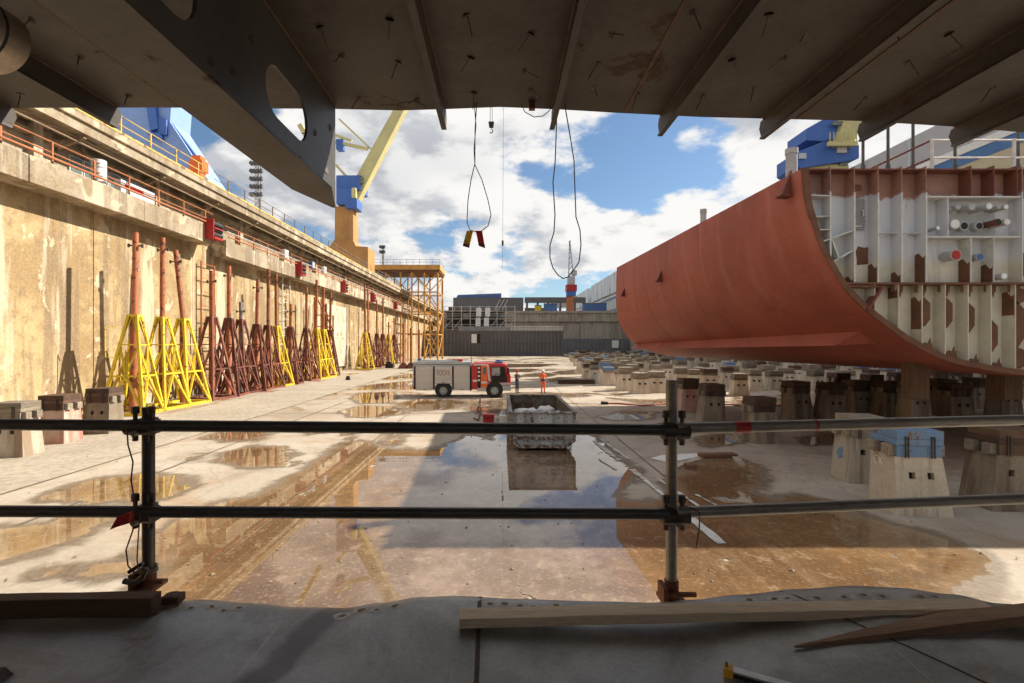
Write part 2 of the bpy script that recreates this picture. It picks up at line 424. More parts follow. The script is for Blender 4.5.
def hull_material():
    m = bpy.data.materials.new('hull_oxide_paint')
    m.use_nodes = True
    t = NT(m.node_tree)
    g = t.n('ShaderNodeNewGeometry').outputs['Position']
    n1 = t.noise(t.mapping(g, scale=(1, 1.0, 0.35)), 0.5, 6, 0.6)
    nf = t.noise(g, 9, 5, 0.7)
    col = t.mix(t.ramp(n1, 0.35, 0.68), (0.37, 0.098, 0.061), (0.275, 0.069, 0.044))
    # frame lines: where ribs are welded behind the plating the paint dried paler
    y = t.n('ShaderNodeSeparateXYZ', {0: g}).outputs[1]
    yw = t.math('ADD', y, t.math('MULTIPLY', t.math('SUBTRACT', t.noise(g, 0.4, 3), 0.5), 0.8))
    fr = t.math('FRACT', t.math('DIVIDE', yw, 1.55))
    band = t.math('MULTIPLY', t.ramp(fr, 0.0, 0.12), t.ramp(fr, 0.35, 0.14))
    band = t.math('MULTIPLY', band, t.ramp(t.noise(g, 0.45, 4), 0.34, 0.55))
    z = t.n('ShaderNodeSeparateXYZ', {0: g}).outputs[2]
    col = t.mix(t.math('MULTIPLY', t.math('MULTIPLY', band, 0.2), t.ramp(z, 4.8, 6.2)), col, (0.50, 0.225, 0.175))
    col = t.mix(t.math('MULTIPLY', t.ramp(nf, 0.45, 0.75), 0.3), col, (0.44, 0.155, 0.108))
    pr = t.noise(t.mapping(g, loc=(5, 1, 2), scale=(1, 0.6, 1)), 1.1, 8, 0.68, 0.7)
    col = t.mix(t.math('MULTIPLY', t.ramp(pr, 0.56, 0.66), 0.45), col, (0.25, 0.055, 0.035))
    ch = t.noise(t.mapping(g, rot=(0.5, 0, 0.2), scale=(5, 5, 0.5)), 1.0, 4, 0.6)
    col = t.mix(t.math('MULTIPLY', t.ramp(ch, 0.68, 0.73), 0.3), col, (0.58, 0.36, 0.29))
    st = t.noise(t.mapping(g, scale=(0.6, 3.0, 0.12)), 1.0, 6, 0.65)
    col = t.mix(t.math('MULTIPLY', t.ramp(st, 0.55, 0.75), 0.4), col, (0.22, 0.06, 0.04))
    b = t.n('ShaderNodeBsdfPrincipled', {'Base Color': col, 'Roughness': 0.58, 'Specular IOR Level': 0.35})
    dent = t.noise(t.mapping(g, scale=(1, 1, 0.6)), 0.8, 3, 0.5)
    bp = t.n('ShaderNodeBump', {'Strength': 0.35, 'Distance': 0.06, 'Height': t.math('ADD', dent, t.math('MULTIPLY', nf, 0.02))})
    t.set(b.inputs['Normal'], bp.outputs[0])
    t.n('ShaderNodeOutputMaterial', {0: b.outputs[0]})
    return m


def floor_material():
    m = bpy.data.materials.new('dock_floor_concrete')
    m.use_nodes = True
    t = NT(m.node_tree)
    g = t.n('ShaderNodeNewGeometry').outputs['Position']
    big = t.noise(g, 0.09, 6, 0.55)
    mid = t.noise(g, 0.55, 8, 0.62, 0.3)
    fine = t.noise(g, 9, 6, 0.7)
    col = t.mix(t.ramp(big, 0.35, 0.65), (0.41, 0.355, 0.285), (0.325, 0.272, 0.21))
    col = t.mix(t.math('MULTIPLY', t.ramp(mid, 0.47, 0.64), 0.6), col, (0.22, 0.165, 0.11))
    col = t.mix(0.22, col, t.mix(t.ramp(fine, 0.3, 0.7), (0.17, 0.135, 0.10), (0.52, 0.46, 0.38)))
    # swept silt lying along the dock
    silt = t.noise(t.mapping(g, scale=(0.22, 0.3, 1)), 1.0, 8, 0.68, 0.9)
    col = t.mix(t.math('MULTIPLY', t.ramp(silt, 0.50, 0.64), 0.6), col, (0.30, 0.19, 0.10))
    # damp film and small puddles across the dock
    wet = t.noise(t.mapping(g, scale=(0.13, 0.22, 1)), 1.0, 7, 0.6, 0.8)
    y = t.n('ShaderNodeSeparateXYZ', {0: g}).outputs[1]
    far = t.ramp(y, 24, 34)
    wm = t.math('MULTIPLY', t.ramp(wet, 0.53, 0.56), far)
    damp = t.math('MULTIPLY', t.ramp(wet, 0.47, 0.56), far)
    col = t.mix(t.math('MULTIPLY', damp, 0.75), col, (0.19, 0.115, 0.055))
    cr = t.n('ShaderNodeTexVoronoi', {'Scale': 0.22, 'Randomness': 1.0}, feature='DISTANCE_TO_EDGE')
    t.set(cr.inputs['Vector'], t.n('ShaderNodeVectorMath', {0: g, 1: t.n('ShaderNodeTexNoise', {'Scale': 1.5, 'Detail': 5.0, 'Vector': g}).outputs['Color']}, operation='ADD').outputs[0])
    crack = t.ramp(cr.outputs['Distance'], 0.012, 0.0)
    col = t.mix(t.math('MULTIPLY', crack, 0.28), col, (0.13, 0.10, 0.08))
    b = t.n('ShaderNodeBsdfPrincipled', {'Base Color': col, 'Specular IOR Level': 0.4})
    t.set(b.inputs['Roughness'], t.mix(wm, (0.85, 0.85, 0.85), (0.05, 0.05, 0.05)))
    h = t.math('ADD', t.math('MULTIPLY', fine, 0.25), t.math('MULTIPLY', mid, 1.0))
    bp = t.n('ShaderNodeBump', {'Distance': 0.03, 'Height': h})
    t.set(bp.inputs['Strength'], t.math('MULTIPLY', t.math('SUBTRACT', 1.0, wm), 0.35))
    t.set(b.inputs['Normal'], bp.outputs[0])
    t.n('ShaderNodeOutputMaterial', {0: b.outputs[0]})
    return m


def puddle_material():
    """shallow water over silt; the attribute 'depth' is the distance in from the water's edge (m)"""
    m = bpy.data.materials.new('shallow_puddle_water')
    m.use_nodes = True
    t = NT(m.node_tree)
    g = t.n('ShaderNodeNewGeometry').outputs['Position']
    at_ = t.n('ShaderNodeAttribute', attribute_name='depth').outputs['Fac']
    e1 = t.noise(g, 0.9, 8, 0.62, 0.3)
    e2 = t.noise(g, 7, 4, 0.65)
    s_ = t.math('ADD', at_, t.math('ADD', t.math('MULTIPLY', t.math('SUBTRACT', e1, 0.5), 1.5), t.math('MULTIPLY', t.math('SUBTRACT', e2, 0.5), 0.16)))
    n1 = t.noise(g, 0.35, 7, 0.6, 0.4)
    n2 = t.noise(t.mapping(g, scale=(2.4, 0.16, 1)), 1.0, 6, 0.62, 0.25)
    col = t.mix(t.ramp(n1, 0.36, 0.64), (0.205, 0.118, 0.052), (0.12, 0.068, 0.030))
    px_ = t.math('ADD', t.n('ShaderNodeSeparateXYZ', {0: g}).outputs[0], t.math('MULTIPLY', t.math('SUBTRACT', t.noise(g, 0.5, 5, 0.6), 0.5), 1.8))
    lane = t.math('MULTIPLY', t.ramp(px_, -3.0, -1.9), t.ramp(px_, 2.5, 1.5))
    col = t.mix(t.math('MULTIPLY', lane, 0.85), col, t.mix(t.ramp(n1, 0.4, 0.62), (0.235, 0.165, 0.12), (0.14, 0.093, 0.064)))
    col = t.mix(t.math('MULTIPLY', t.ramp(n2, 0.5, 0.72), 0.22), col, (0.33, 0.245, 0.165))
    fine = t.noise(g, 14, 5, 0.7)
    mot = t.noise(g, 2.6, 9, 0.72, 0.4)
    col = t.mix(t.math('MULTIPLY', t.ramp(mot, 0.46, 0.60), 0.55), col, (0.13, 0.08, 0.045))
    col = t.mix(t.math('MULTIPLY', t.ramp(mot, 0.46, 0.34), 0.5), col, (0.36, 0.255, 0.175))
    col = t.mix(t.math('MULTIPLY', t.ramp(fine, 0.52, 0.70), 0.35), col, (0.42, 0.34, 0.25))
    isl = t.noise(t.mapping(g, loc=(4, 2, 0), scale=(0.9, 0.55, 1)), 0.75, 8, 0.62, 0.5)
    s_ = t.math('SUBTRACT', s_, t.math('MULTIPLY', t.ramp(isl, 0.60, 0.72), 3.2))
    shallow = t.ramp(s_, 0.55, 0.0)
    col = t.mix(t.math('MULTIPLY', shallow, 0.45), col, (0.30, 0.225, 0.15))
    b = t.n('ShaderNodeBsdfPrincipled', {'Base Color': col, 'Roughness': 0.8, 'Specular IOR Level': 0.0, 'Coat Weight': 1.0,
                                         'Coat Roughness': 0.012, 'Coat IOR': 1.58})
    damp = t.n('ShaderNodeBsdfPrincipled', {'Base Color': t.mix(t.ramp(fine, 0.35, 0.65), (0.16, 0.115, 0.074), (0.24, 0.18, 0.125)), 'Roughness': 0.62, 'Specular IOR Level': 0.3})
    tr = t.n('ShaderNodeBsdfTransparent')
    mx = t.n('ShaderNodeMixShader'); t.set(mx.inputs[0], t.math('MULTIPLY', t.ramp(s_, -0.45, 0.0), 0.8)); t.set(mx.inputs[1], tr.outputs[0]); t.set(mx.inputs[2], damp.outputs[0])
    mx2 = t.n('ShaderNodeMixShader'); t.set(mx2.inputs[0], t.ramp(s_, 0.0, 0.03)); t.set(mx2.inputs[1], mx.outputs[0]); t.set(mx2.inputs[2], b.outputs[0])
    t.n('ShaderNodeOutputMaterial', {0: mx2.outputs[0]})
    return m


def wall_material(name='dock_wall_concrete', ca=(0.42, 0.305, 0.15), cb=(0.27, 0.18, 0.08), dark=(0.16, 0.11, 0.066)):
    m = bpy.data.materials.new(name)
    m.use_nodes = True
    t = NT(m.node_tree)
    g = t.n('ShaderNodeNewGeometry').outputs['Position']
    n1 = t.noise(g, 0.28, 8, 0.62, 0.4)
    n2 = t.noise(g, 1.4, 7, 0.65)
    fine = t.noise(g, 9, 6, 0.7)
    col = t.mix(t.ramp(n1, 0.42, 0.57), ca, cb)
    col = t.mix(t.math('MULTIPLY', t.ramp(n2, 0.49, 0.62), 0.65), col, (0.20, 0.135, 0.07))
    st = t.noise(t.mapping(g, scale=(1, 0.75, 0.05)), 1.0, 7, 0.62)
    col = t.mix(t.math('MULTIPLY', t.ramp(st, 0.49, 0.60), 0.75), col, dark)
    st2 = t.noise(t.mapping(g, loc=(0, 5, 0), scale=(1, 0.45, 0.04)), 1.0, 6, 0.6)
    col = t.mix(t.math('MULTIPLY', t.ramp(st2, 0.56, 0.62), 0.75), col, (0.56, 0.48, 0.36))
    pt = t.noise(t.mapping(g, loc=(0, 11, 3)), 0.55, 8, 0.6, 0.6)
    col = t.mix(t.math('MULTIPLY', t.ramp(pt, 0.60, 0.62), 0.7), col, (0.58, 0.48, 0.34))
    col = t.mix(0.2, col, t.mix(t.ramp(fine, 0.3, 0.7), (0.16, 0.11, 0.065), (0.64, 0.51, 0.33)))
    b = t.n('ShaderNodeBsdfPrincipled', {'Base Color': col, 'Roughness': 0.88, 'Specular IOR Level': 0.3})
    h = t.math('ADD', t.math('MULTIPLY', fine, 0.2), n2)
    bp = t.n('ShaderNodeBump', {'Strength': 0.4, 'Distance': 0.05, 'Height': h})
    t.set(b.inputs['Normal'], bp.outputs[0])
    t.n('ShaderNodeOutputMaterial', {0: b.outputs[0]})
    return m


def deck_material():
    m = bpy.data.materials.new('deck_plate_steel')
    m.use_nodes = True
    t = NT(m.node_tree)
    g = t.n('ShaderNodeNewGeometry').outputs['Position']
    n1 = t.noise(g, 2.2, 7, 0.62, 0.5)
    n2 = t.noise(t.mapping(g, rot=(0, 0, 0.5), scale=(6, 0.7, 1)), 1.0, 6, 0.6, 0.3)
    fine = t.noise(g, 60, 5, 0.7)
    col = t.mix(t.ramp(n1, 0.40, 0.60), (0.36, 0.345, 0.32), (0.205, 0.195, 0.178))
    col = t.mix(t.math('MULTIPLY', t.ramp(n2, 0.55, 0.75), 0.4), col, (0.36, 0.32, 0.27))
    col = t.mix(0.18, col, t.mix(t.ramp(fine, 0.3, 0.7), (0.07, 0.062, 0.055), (0.44, 0.42, 0.4)))
    # scratches
    for sc, rot in ((38, 0.35), (30, -0.5), (44, 1.2)):
        s = t.noise(t.mapping(g, rot=(0, 0, rot), scale=(sc, 0.8, 1)), 1.0, 2, 0.5)
        k = t.math('MULTIPLY', t.ramp(s, 0.735, 0.755), 0.35)
        col = t.mix(k, col, (0.55, 0.52, 0.48))
    # brown stain running across at the left seam
    sp = t.n('ShaderNodeSeparateXYZ', {0: g})
    sx = t.math('ADD', sp.outputs[0], t.math('MULTIPLY', sp.outputs[1], -0.30))
    sx = t.math('ADD', sx, t.math('MULTIPLY', t.math('SUBTRACT', n1, 0.5), 0.16))
    st = t.math('MULTIPLY', t.ramp(sx, -1.33, -1.27), t.ramp(sx, -1.16, -1.20))
    col = t.mix(t.math('MULTIPLY', st, 0.85), col, (0.055, 0.03, 0.032))
    big = t.noise(g, 1.1, 6, 0.65, 0.8)
    col = t.mix(t.math('MULTIPLY', t.ramp(big, 0.47, 0.62), 0.6), col, (0.26, 0.235, 0.205))
    col = t.mix(t.math('MULTIPLY', t.ramp(t.noise(t.mapping(g, loc=(3, 7, 0)), 3.2, 7, 0.7, 0.6), 0.60, 0.68), 0.7), col, (0.22, 0.14, 0.09))
    sx2 = t.math('ADD', t.math('ADD', sp.outputs[0], sp.outputs[1]), t.math('MULTIPLY', n1, 0.2))
    rs = t.math('MULTIPLY', t.ramp(sx2, 0.08, -0.06), t.ramp(fine, 0.2, 0.5))
    col = t.mix(rs, col, (0.20, 0.075, 0.03))
    b = t.n('ShaderNodeBsdfPrincipled', {'Base Color': col, 'Metallic': 0.15, 'Specular IOR Level': 0.5})
    t.set(b.inputs['Roughness'], t.math('ADD', 0.22, t.math('MULTIPLY', n1, 0.35)))
    bp = t.n('ShaderNodeBump', {'Strength': 0.12, 'Distance': 0.01, 'Height': t.math('ADD', t.math('MULTIPLY', n1, 2.0), t.math('MULTIPLY', fine, 0.2))})
    t.set(b.inputs['Normal'], bp.outputs[0])
    t.n('ShaderNodeOutputMaterial', {0: b.outputs[0]})
    return m


M['bulkhead'] = band_material()
M['hull'] = hull_material()
M['floor'] = floor_material()
M['puddle'] = puddle_material()
M['wall'] = wall_material()
M['ledge'] = wall_material('ledge_concrete', (0.36, 0.31, 0.235), (0.25, 0.205, 0.145), (0.13, 0.10, 0.072))
M['deck'] = deck_material()
M['track'] = mat('rough_grey_concrete', (0.36, 0.31, 0.245), (0.27, 0.225, 0.17), 0.35, 0.9, bump=0.4, bscale=5, fine=0.4)
M['quay'] = mat('quay_concrete', (0.40, 0.35, 0.28), (0.33, 0.28, 0.22), 0.3, 0.9)
M['paint_line'] = mat('worn_white_line', (0.62, 0.60, 0.56), (0.40, 0.36, 0.30), 2.5, 0.7, rust=(0.30, 0.24, 0.17), rust_amt=0.6, rust_scale=3)
M['joint'] = mat('dark_joint', (0.12, 0.09, 0.065), (0.17, 0.13, 0.09), 1.5, 0.9)
M['damp'] = mat('damp_concrete', (0.235, 0.165, 0.105), (0.175, 0.115, 0.068), 0.8, 0.6, bump=0.2, fine=0.3)
M['track_dirt'] = mat('brown_tyre_mud', (0.27, 0.19, 0.12), (0.20, 0.13, 0.08), 1.2, 0.8, bump=0.3)

# ------------------------------------------------------------------ the setting
WX = -23.5          # face of the left dock wall
QZ = 16.3           # quay level
m = MB(); m.grid(lambda u, v: Vector((-23.9 + 72.4 * u, -40 + 230 * v, 0)), 4, 8)
floor = struct(m.build('dock_floor', M['floor']))
m = MB(); m.box(-600, -24.9, -60, 1200, QZ - 1.2, QZ)
struct(m.build('quay_left', M['quay']))
m = MB(); m.box(48.4, 700, -60, 1200, QZ - 1.2, QZ)
struct(m.build('quay_right', M['quay']))
m = MB(); m.box(-24.9, 48.4, 190.5, 1200, QZ - 1.2, QZ - 0.004)
struct(m.build('quay_end', M['quay']))

# rough track strip beside the blocks, floor joints, worn paint lines
def strip(name, x0, x1, y0, y1, z, mt, wob=0.0):
    mm = MB()
    n = max(2, int((y1 - y0) / 1.2))
    vs = []
    for i in range(n + 1):
        y = y0 + (y1 - y0) * i / n
        vs.append((x0 + wob * (noise.noise((x0, y * 0.7, 1)) * 2), y, z)); vs.append((x1 + wob * noise.noise((x1, y * 0.7, 5)) * 2, y, z))
    mm.add(vs, [(2 * i, 2 * i + 1, 2 * i + 3, 2 * i + 2) for i in range(n)])
    return mm.build(name, mt, floor)
strip('track_strip', -18.6, -13.2, 6, 150, 0.004, M['track'], 0.12)
for x in (-13.2, -10.6, -5.2, -0.62, 4.9):
    strip('expansion_joint', x, x + (0.05 if x > -9 else 0.09), 5, 150, 0.010, M['joint'], 0.015)
for y in (27.5, 44, 75):
    mm = MB(); mm.add([(-13, y, 0.009), (30, y, 0.009), (30, y + 0.05, 0.009), (-13, y + 0.05, 0.009)], [(0, 1, 2, 3)])
    mm.build('expansion_joint', M['joint'], floor)
lines_todo = []
for (x, y0, y1, w) in ((4.32, 9.6, 15.2, 0.16), (4.0, 16.4, 19.8, 0.10), (4.35, 16.6, 20.4, 0.10), (5.35, 11.4, 12.7, 0.09), (4.85, 11.3, 14.1, 0.07), (3.62, 15.2, 16.6, 0.08)):
    mm = MB()
    ln = [Vector((x, y0, 0)), Vector((x + w, y0, 0)), Vector((x + w - 0.25, y1, 0)), Vector((x - 0.25, y1, 0))]
    lines_todo.append(ln)


def outline(pts, step=0.18, amp=0.16, seed=0.0, cap=160):
    out = []
    for i in range(len(pts)):
        a, b = Vector(pts[i]), Vector(pts[(i + 1) % len(pts)])
        L = (b - a).length
        n = max(1, min(cap, int(L / step)))
        nn = Vector((-(b - a).y, (b - a).x, 0)).normalized()
        for k in range(n):
            p = a.lerp(b, k / n)
            d = noise.noise((p.x * 0.9 + seed, p.y * 0.6, seed)) * 1.6 + noise.noise((p.x * 3.1, p.y * 2.2, seed + 9)) * 0.7 + noise.noise((p.x * 8, p.y * 7, seed)) * 0.45 + noise.noise((p.x * 19, p.y * 15, seed)) * 0.25
            out.append(p + nn * d * amp * min(3.5, 0.45 + p.y / 16))
    return out


for ln in lines_todo:
    ol = outline(ln, 0.07, 0.035, ln[0].x)
    mm = MB(); mm.add([(p.x, p.y, 0.032) for p in ol], [tuple(range(len(ol)))]); mm.build('paint_line', M['paint_line'], floor, recalc=False)
PUD = [
    # the big sheet of water in front of the section and round the skip
    ([(60, 640), (120, 600), (152, 578), (140, 556), (165, 528), (215, 505), (262, 494), (292, 480), (318, 462), (332, 448), (352, 440), (385, 447),
      (420, 452), (446, 446), (470, 436), (490, 441), (503, 428), (500, 410), (508, 398), (538, 399), (560, 412), (577, 428), (592, 436), (604, 448), (622, 462), (638, 470),
      (622, 482), (614, 496), (628, 503), (655, 507), (672, 498), (668, 482), (690, 466), (726, 456), (748, 462), (762, 474), (748, 490), (770, 500), (800, 494), (838, 506),
      (872, 522), (930, 534), (968, 548), (990, 570), (960, 596), (1000, 640)], 0.0, 0.012),
    ([(48, 497), (75, 484), (110, 478), (150, 474), (185, 478), (190, 488), (170, 497), (130, 502), (80, 503)], 3.0, 0.012),
    ([(-60, 540), (-10, 530), (40, 524), (75, 514), (108, 512), (112, 521), (92, 534), (62, 546), (20, 556), (-30, 566), (-90, 575)], 5.0, 0.012),
    ([(222, 462), (226, 452), (250, 447), (282, 447), (293, 455), (288, 465), (255, 468)], 7.0, 0.012),
    ([(206, 438), (222, 432), (250, 430), (268, 434), (258, 440), (226, 441)], 9.0, 0.012),
    ([(352, 398), (362, 393), (392, 392), (396, 397), (390, 403), (362, 404)], 11.0, 0.012),
    ([(360, 386), (380, 384), (410, 381), (404, 385), (375, 388)], 12.0, 0.012),
    ([(340, 411), (362, 406), (396, 407), (408, 412), (380, 418), (352, 417)], 13.0, 0.012),
    ([(398, 404), (420, 399), (455, 400), (470, 403), (452, 409), (415, 411)], 14.0, 0.012),
    ([(470, 404), (492, 400), (510, 401), (506, 412), (484, 415), (468, 410)], 15.0, 0.012),
    ([(545, 379), (560, 377), (592, 379), (590, 382), (558, 383)], 16.0, 0.012),
    ([(552, 372), (575, 370), (604, 371), (590, 374), (560, 375)], 17.0, 0.012),
    ([(600, 417), (625, 411), (655, 412), (648, 419), (615, 421)], 18.0, 0.012),
    ([(735, 400), (790, 399), (800, 404), (760, 408), (738, 406)], 19.0, 0.012),
    ([(695, 438), (722, 434), (745, 437), (735, 444), (706, 446)], 21.0, 0.012),
    ([(42, 572), (62, 570), (65, 573), (48, 575)], 22.0, 0.012),
    ([(85, 570), (110, 566), (145, 568), (150, 574), (120, 574)], 23.0, 0.012),
    ([(184, 458), (196, 456), (199, 459), (190, 461)], 24.0, 0.012),
    ([(300, 432), (318, 428), (340, 427), (336, 431), (312, 434)], 25.0, 0.012),
    ([(348, 424), (352, 430), (356, 440), (349, 440), (344, 430)], 26.0, 0.012),
    ([(392, 430), (400, 436), (398, 446), (388, 444)], 27.0, 0.012),
    ([(398, 377), (425, 374), (470, 374), (466, 377), (420, 379)], 28.0, 0.012),
    ([(470, 371), (500, 369), (540, 369), (530, 372), (490, 373)], 29.0, 0.012),
    ([(440, 366), (480, 364), (560, 364), (540, 367), (470, 368)], 30.0, 0.012),
    ([(520, 375), (545, 373), (560, 374), (548, 377), (528, 377)], 31.0, 0.012),
    ([(610, 398), (640, 400), (690, 399), (684, 403), (640, 403)], 32.0, 0.012),
    ([(660, 425), (680, 423), (700, 425), (690, 430), (668, 430)], 33.0, 0.012),
    ([(800, 438), (830, 434), (856, 438), (846, 444), (812, 445)], 34.0, 0.012),
]
def inside(p, poly):
    r = False
    j = len(poly) - 1
    for i in range(len(poly)):
        a, c = poly[i], poly[j]
        if (a.y > p[1]) != (c.y > p[1]) and p[0] < (c.x - a.x) * (p[1] - a.y) / (c.y - a.y) + a.x:
            r = not r
        j = i
    return r
def edge_dist(p, poly):
    best = 1e9
    for i in range(len(poly)):
        a, c = poly[i - 1], poly[i]
        dx, dy = c.x - a.x, c.y - a.y
        k = max(0.0, min(1.0, ((p[0] - a.x) * dx + (p[1] - a.y) * dy) / (dx * dx + dy * dy + 1e-9)))
        best = min(best, (p[0] - a.x - k * dx) ** 2 + (p[1] - a.y - k * dy) ** 2)
    return math.sqrt(best) * (1 if inside(p, poly) else -1)
for NPUD, (pl, sd, z) in enumerate(PUD):
    pts = [onfloor(*p) for p in pl]
    ymin, ymax = min(p.y for p in pts), max(p.y for p in pts)
    xmin, xmax = min(p.x for p in pts), max(p.x for p in pts)
    st = max(0.22, (ymax - ymin) / 60, (xmax - xmin) / 90)
    mar = 1.1
    nx, ny = int((xmax - xmin + 2 * mar) / st) + 1, int((ymax - ymin + 2 * mar) / st) + 1
    vs, sdv = [], []
    for j in range(ny + 1):
        for i in range(nx + 1):
            p = (xmin - mar + i * st, ymin - mar + j * st)
            vs.append((p[0], p[1], z + 0.0004 * NPUD)); sdv.append(max(-2.0, min(2.0, edge_dist(p, pts))))
    fs = []
    for j in range(ny):
        for i in range(nx):
            q = (j * (nx + 1) + i, j * (nx + 1) + i + 1, (j + 1) * (nx + 1) + i + 1, (j + 1) * (nx + 1) + i)
            if max(sdv[k] for k in q) > -0.95:
                fs.append(q)
    used_v = sorted({k for f in fs for k in f}); remap = {k: i for i, k in enumerate(used_v)}
    mm = MB(); mm.add([vs[k] for k in used_v], [tuple(remap[k] for k in f) for f in fs])
    o = struct(mm.build('puddle', M['puddle'], recalc=False))
    at_ = o.data.attributes.new('depth', 'FLOAT', 'POINT')
    at_.data.foreach_set('value', [sdv[k] for k in used_v])

# ------------------------------------------------------------------ left dock wall
wall = thing('dock_wall', 'tall stained concrete dock wall with a gallery on the left', 'wall', (WX, 8, 0))
for i, y in enumerate(range(-8, 190, 9)):
    mm = MB(); mm.box(WX - 0.5, WX - (0.012 if i % 3 else 0.03), y + 0.02, y + 8.98, 0, 12.4)
    mm.build('wall_panel', M['wall'], wall)
mm = MB(); mm.box(WX - 1.4, WX - 0.52, -8, 190, 0, 15.2); mm.build('wall_core', M['ledge'], wall)
LX = -22.2
for i, y in enumerate((-8, 4, 13.4, 22.8, 30.2)):
    y1 = (4, 13.4, 22.8, 30.2, 37.6)[i]
    mm = MB(); mm.box(WX - 0.02, LX + (0.02 if i % 2 else 0), y + 0.03, y1, 11.6, 12.9); mm.build('ledge', M['ledge'], wall, bevel=0.03)
for i in range(15):
    y = 39.2 + i * 10
    mm = MB(); mm.box(WX - 0.02, LX + (0.02 if i % 2 else 0), y + 0.04, y + 10, 11.05, 12.35); mm.build('ledge', M['ledge'], wall, bevel=0.03)
mm = MB(); mm.box(WX - 1.45, LX - 0.1, -8, 190, 15.25, 15.8); mm.build('coping_slab', M['ledge'], wall)
mm = MB(); mm.box(WX - 1.45, LX + 0.05, -8, 190, 15.802, QZ); mm.build('coping_kerb', M['ledge'], wall, bevel=0.04)
mm = MB(); mm.box(LX - 0.02, LX + 0.075, -8, 190, 16.22, 16.35); mm.build('yellow_edge', M['rail_yellow'], wall)
mm = MB(); mm.box(WX - 0.5, WX - 0.2, -8, 190, 14.55, 14.85); mm.build('wall_beam', M['ledge'], wall)
mm = MB()
for z in (14.85, 15.05):
    mm.tube((LX - 0.55, -8, z), (LX - 0.55, 190, z), 0.05, 6)
mm.build('conduit', M['conduit'], wall)
mm = MB(); mm.tube((LX + 0.14, -8, 13.12), (LX + 0.14, 37.5, 13.12), 0.065, 8); mm.build('supply_pipe', M['rail_orange'], wall)
mm = MB(); mm.tube((LX + 0.16, 39.3, 12.6), (LX + 0.16, 186, 12.6), 0.06, 8); mm.build('supply_pipe', M['rail_orange'], wall)
mm = MB(); mm.tube((LX + 0.16, 39, 13.0), (LX + 0.16, 186, 13.0), 0.035, 8); mm.build('supply_pipe', M['edge_white'], wall)
# windows of the gallery room
for i in range(6):
    y = 26.9 + i * 0.92
    mm = MB(); mm.box(WX - 0.5, WX - 0.42, y, y + 0.84, 13.55, 14.5); w = mm.build('window', M['edge_white'], wall)
    mm = MB(); mm.box(WX - 0.43, WX - 0.40, y + 0.07, y + 0.77, 13.62, 14.43); mm.build('pane', M['glass'], w)
for y, z0, z1, ln in ((24.5, 13.0, 15.2, 0.5), (33.2, 13, 15.2, 0.4), (44, 12.4, 15.2, 0.5), (53, 12.4, 15.2, 0.5), (62, 12.4, 15.2, 0.5), (74, 12.4, 15.2, 0.5), (90, 12.4, 15.2, 0.5)):
    mm = MB(); mm.box(WX - 0.53, WX - 0.1, y, y + ln, z0, z1); mm.build('pilaster', M['ledge'], wall)
# soffit brackets
for i in range(26):
    y = 20 + i * 6.2
    mm = MB(); mm.bar((WX - 0.5, y, 14.6), (LX - 0.3, y, 15.2), 0.2, 0.3); mm.build('bracket', M['ledge'], wall)


def railing(name, label, x, ys, z, h, mt, group=None, rails=(1.0, 0.52), r=0.035, pr=0.04):
    t = thing(name, label, 'railing', (x, ys[0], z), group)
    for y in ys:
        b = MB(); b.bar((x, y, z), (x, y, z + h), pr * 2); b.build('post', mt, t)
    for k in rails:
        b = MB(); b.tube((x, ys[0] - 2, z + h * k), (x, ys[-1] + 1, z + h * k), r, 6); b.build('rail', mt, t)
    return t
railing('gallery_railing', 'orange handrail along the near concrete ledge of the dock wall', LX - 0.1, [11.6 + 2.5 * i for i in range(11)], 12.9, 1.1, M['rail_orange'])
railing('gallery_railing', 'orange handrail along the lower far ledge beyond the first red fender', LX - 0.1, [41.2 + 2.6 * i for i in range(48)], 12.35, 1.15, M['rail_orange'])
railing('quay_railing', 'yellow handrail on the quay edge in front of the blue crane leg', LX - 0.25, [16.4 + 2.45 * i for i in range(9)], QZ, 1.15, M['rail_yellow'])
railing('quay_railing', 'dark handrail on the quay edge below the floodlight mast', LX - 0.25, [40.0 + 2.6 * i for i in range(42)], QZ, 1.15, mat('handrail_dark', (0.16, 0.14, 0.13), (0.24, 0.15, 0.08), 1.5, 0.6), r=0.03)

def fender(y, z, label, s=1.0):
    t = thing('fender', label, 'fender', (LX + 0.1, y, z), 'red framed fenders on the dock wall')
    b = MB(); b.box(LX - 0.1, LX + 0.65, y, y + 0.10, z - 0.2, z + 1.65 * s); b.build('frame_plate', M['red'], t)
    b = MB(); b.box(LX - 0.1, LX + 0.7, y + 0.12, y + 1.5 * s, z - 0.2, z - 0.05); b.bar((LX + 0.66, y + 0.1, z + 0.6), (LX + 0.66, y + 1.5 * s, z + 0.6), 0.08); b.build('frame', M['red'], t)
    for k in range(3):
        zz = z + 0.16 + 0.4 * k
        b = MB(); b.tube((LX + 0.42, y + 0.13, zz), (LX + 0.42, y + 1.75 * s, zz), 0.2, 12); b.build('rubber_roll', M['black'], t, smooth=True)
fender(36.4, 12.1, 'red framed fender with black rubber rolls, nearest one on the wall ledge', 0.78)
fender(52.6, 11.6, 'second red framed fender along the wall ledge, left of the tall red shores', 0.78)
fender(67.5, 11.3, 'third red framed fender along the wall, near the scaffold tower', 0.78)
fender(83, 11.3, 'small red fender on the wall seen through the scaffold tower legs', 0.78)
fender(101, 11.3, 'farthest small red fender on the wall behind the scaffold tower', 0.78)

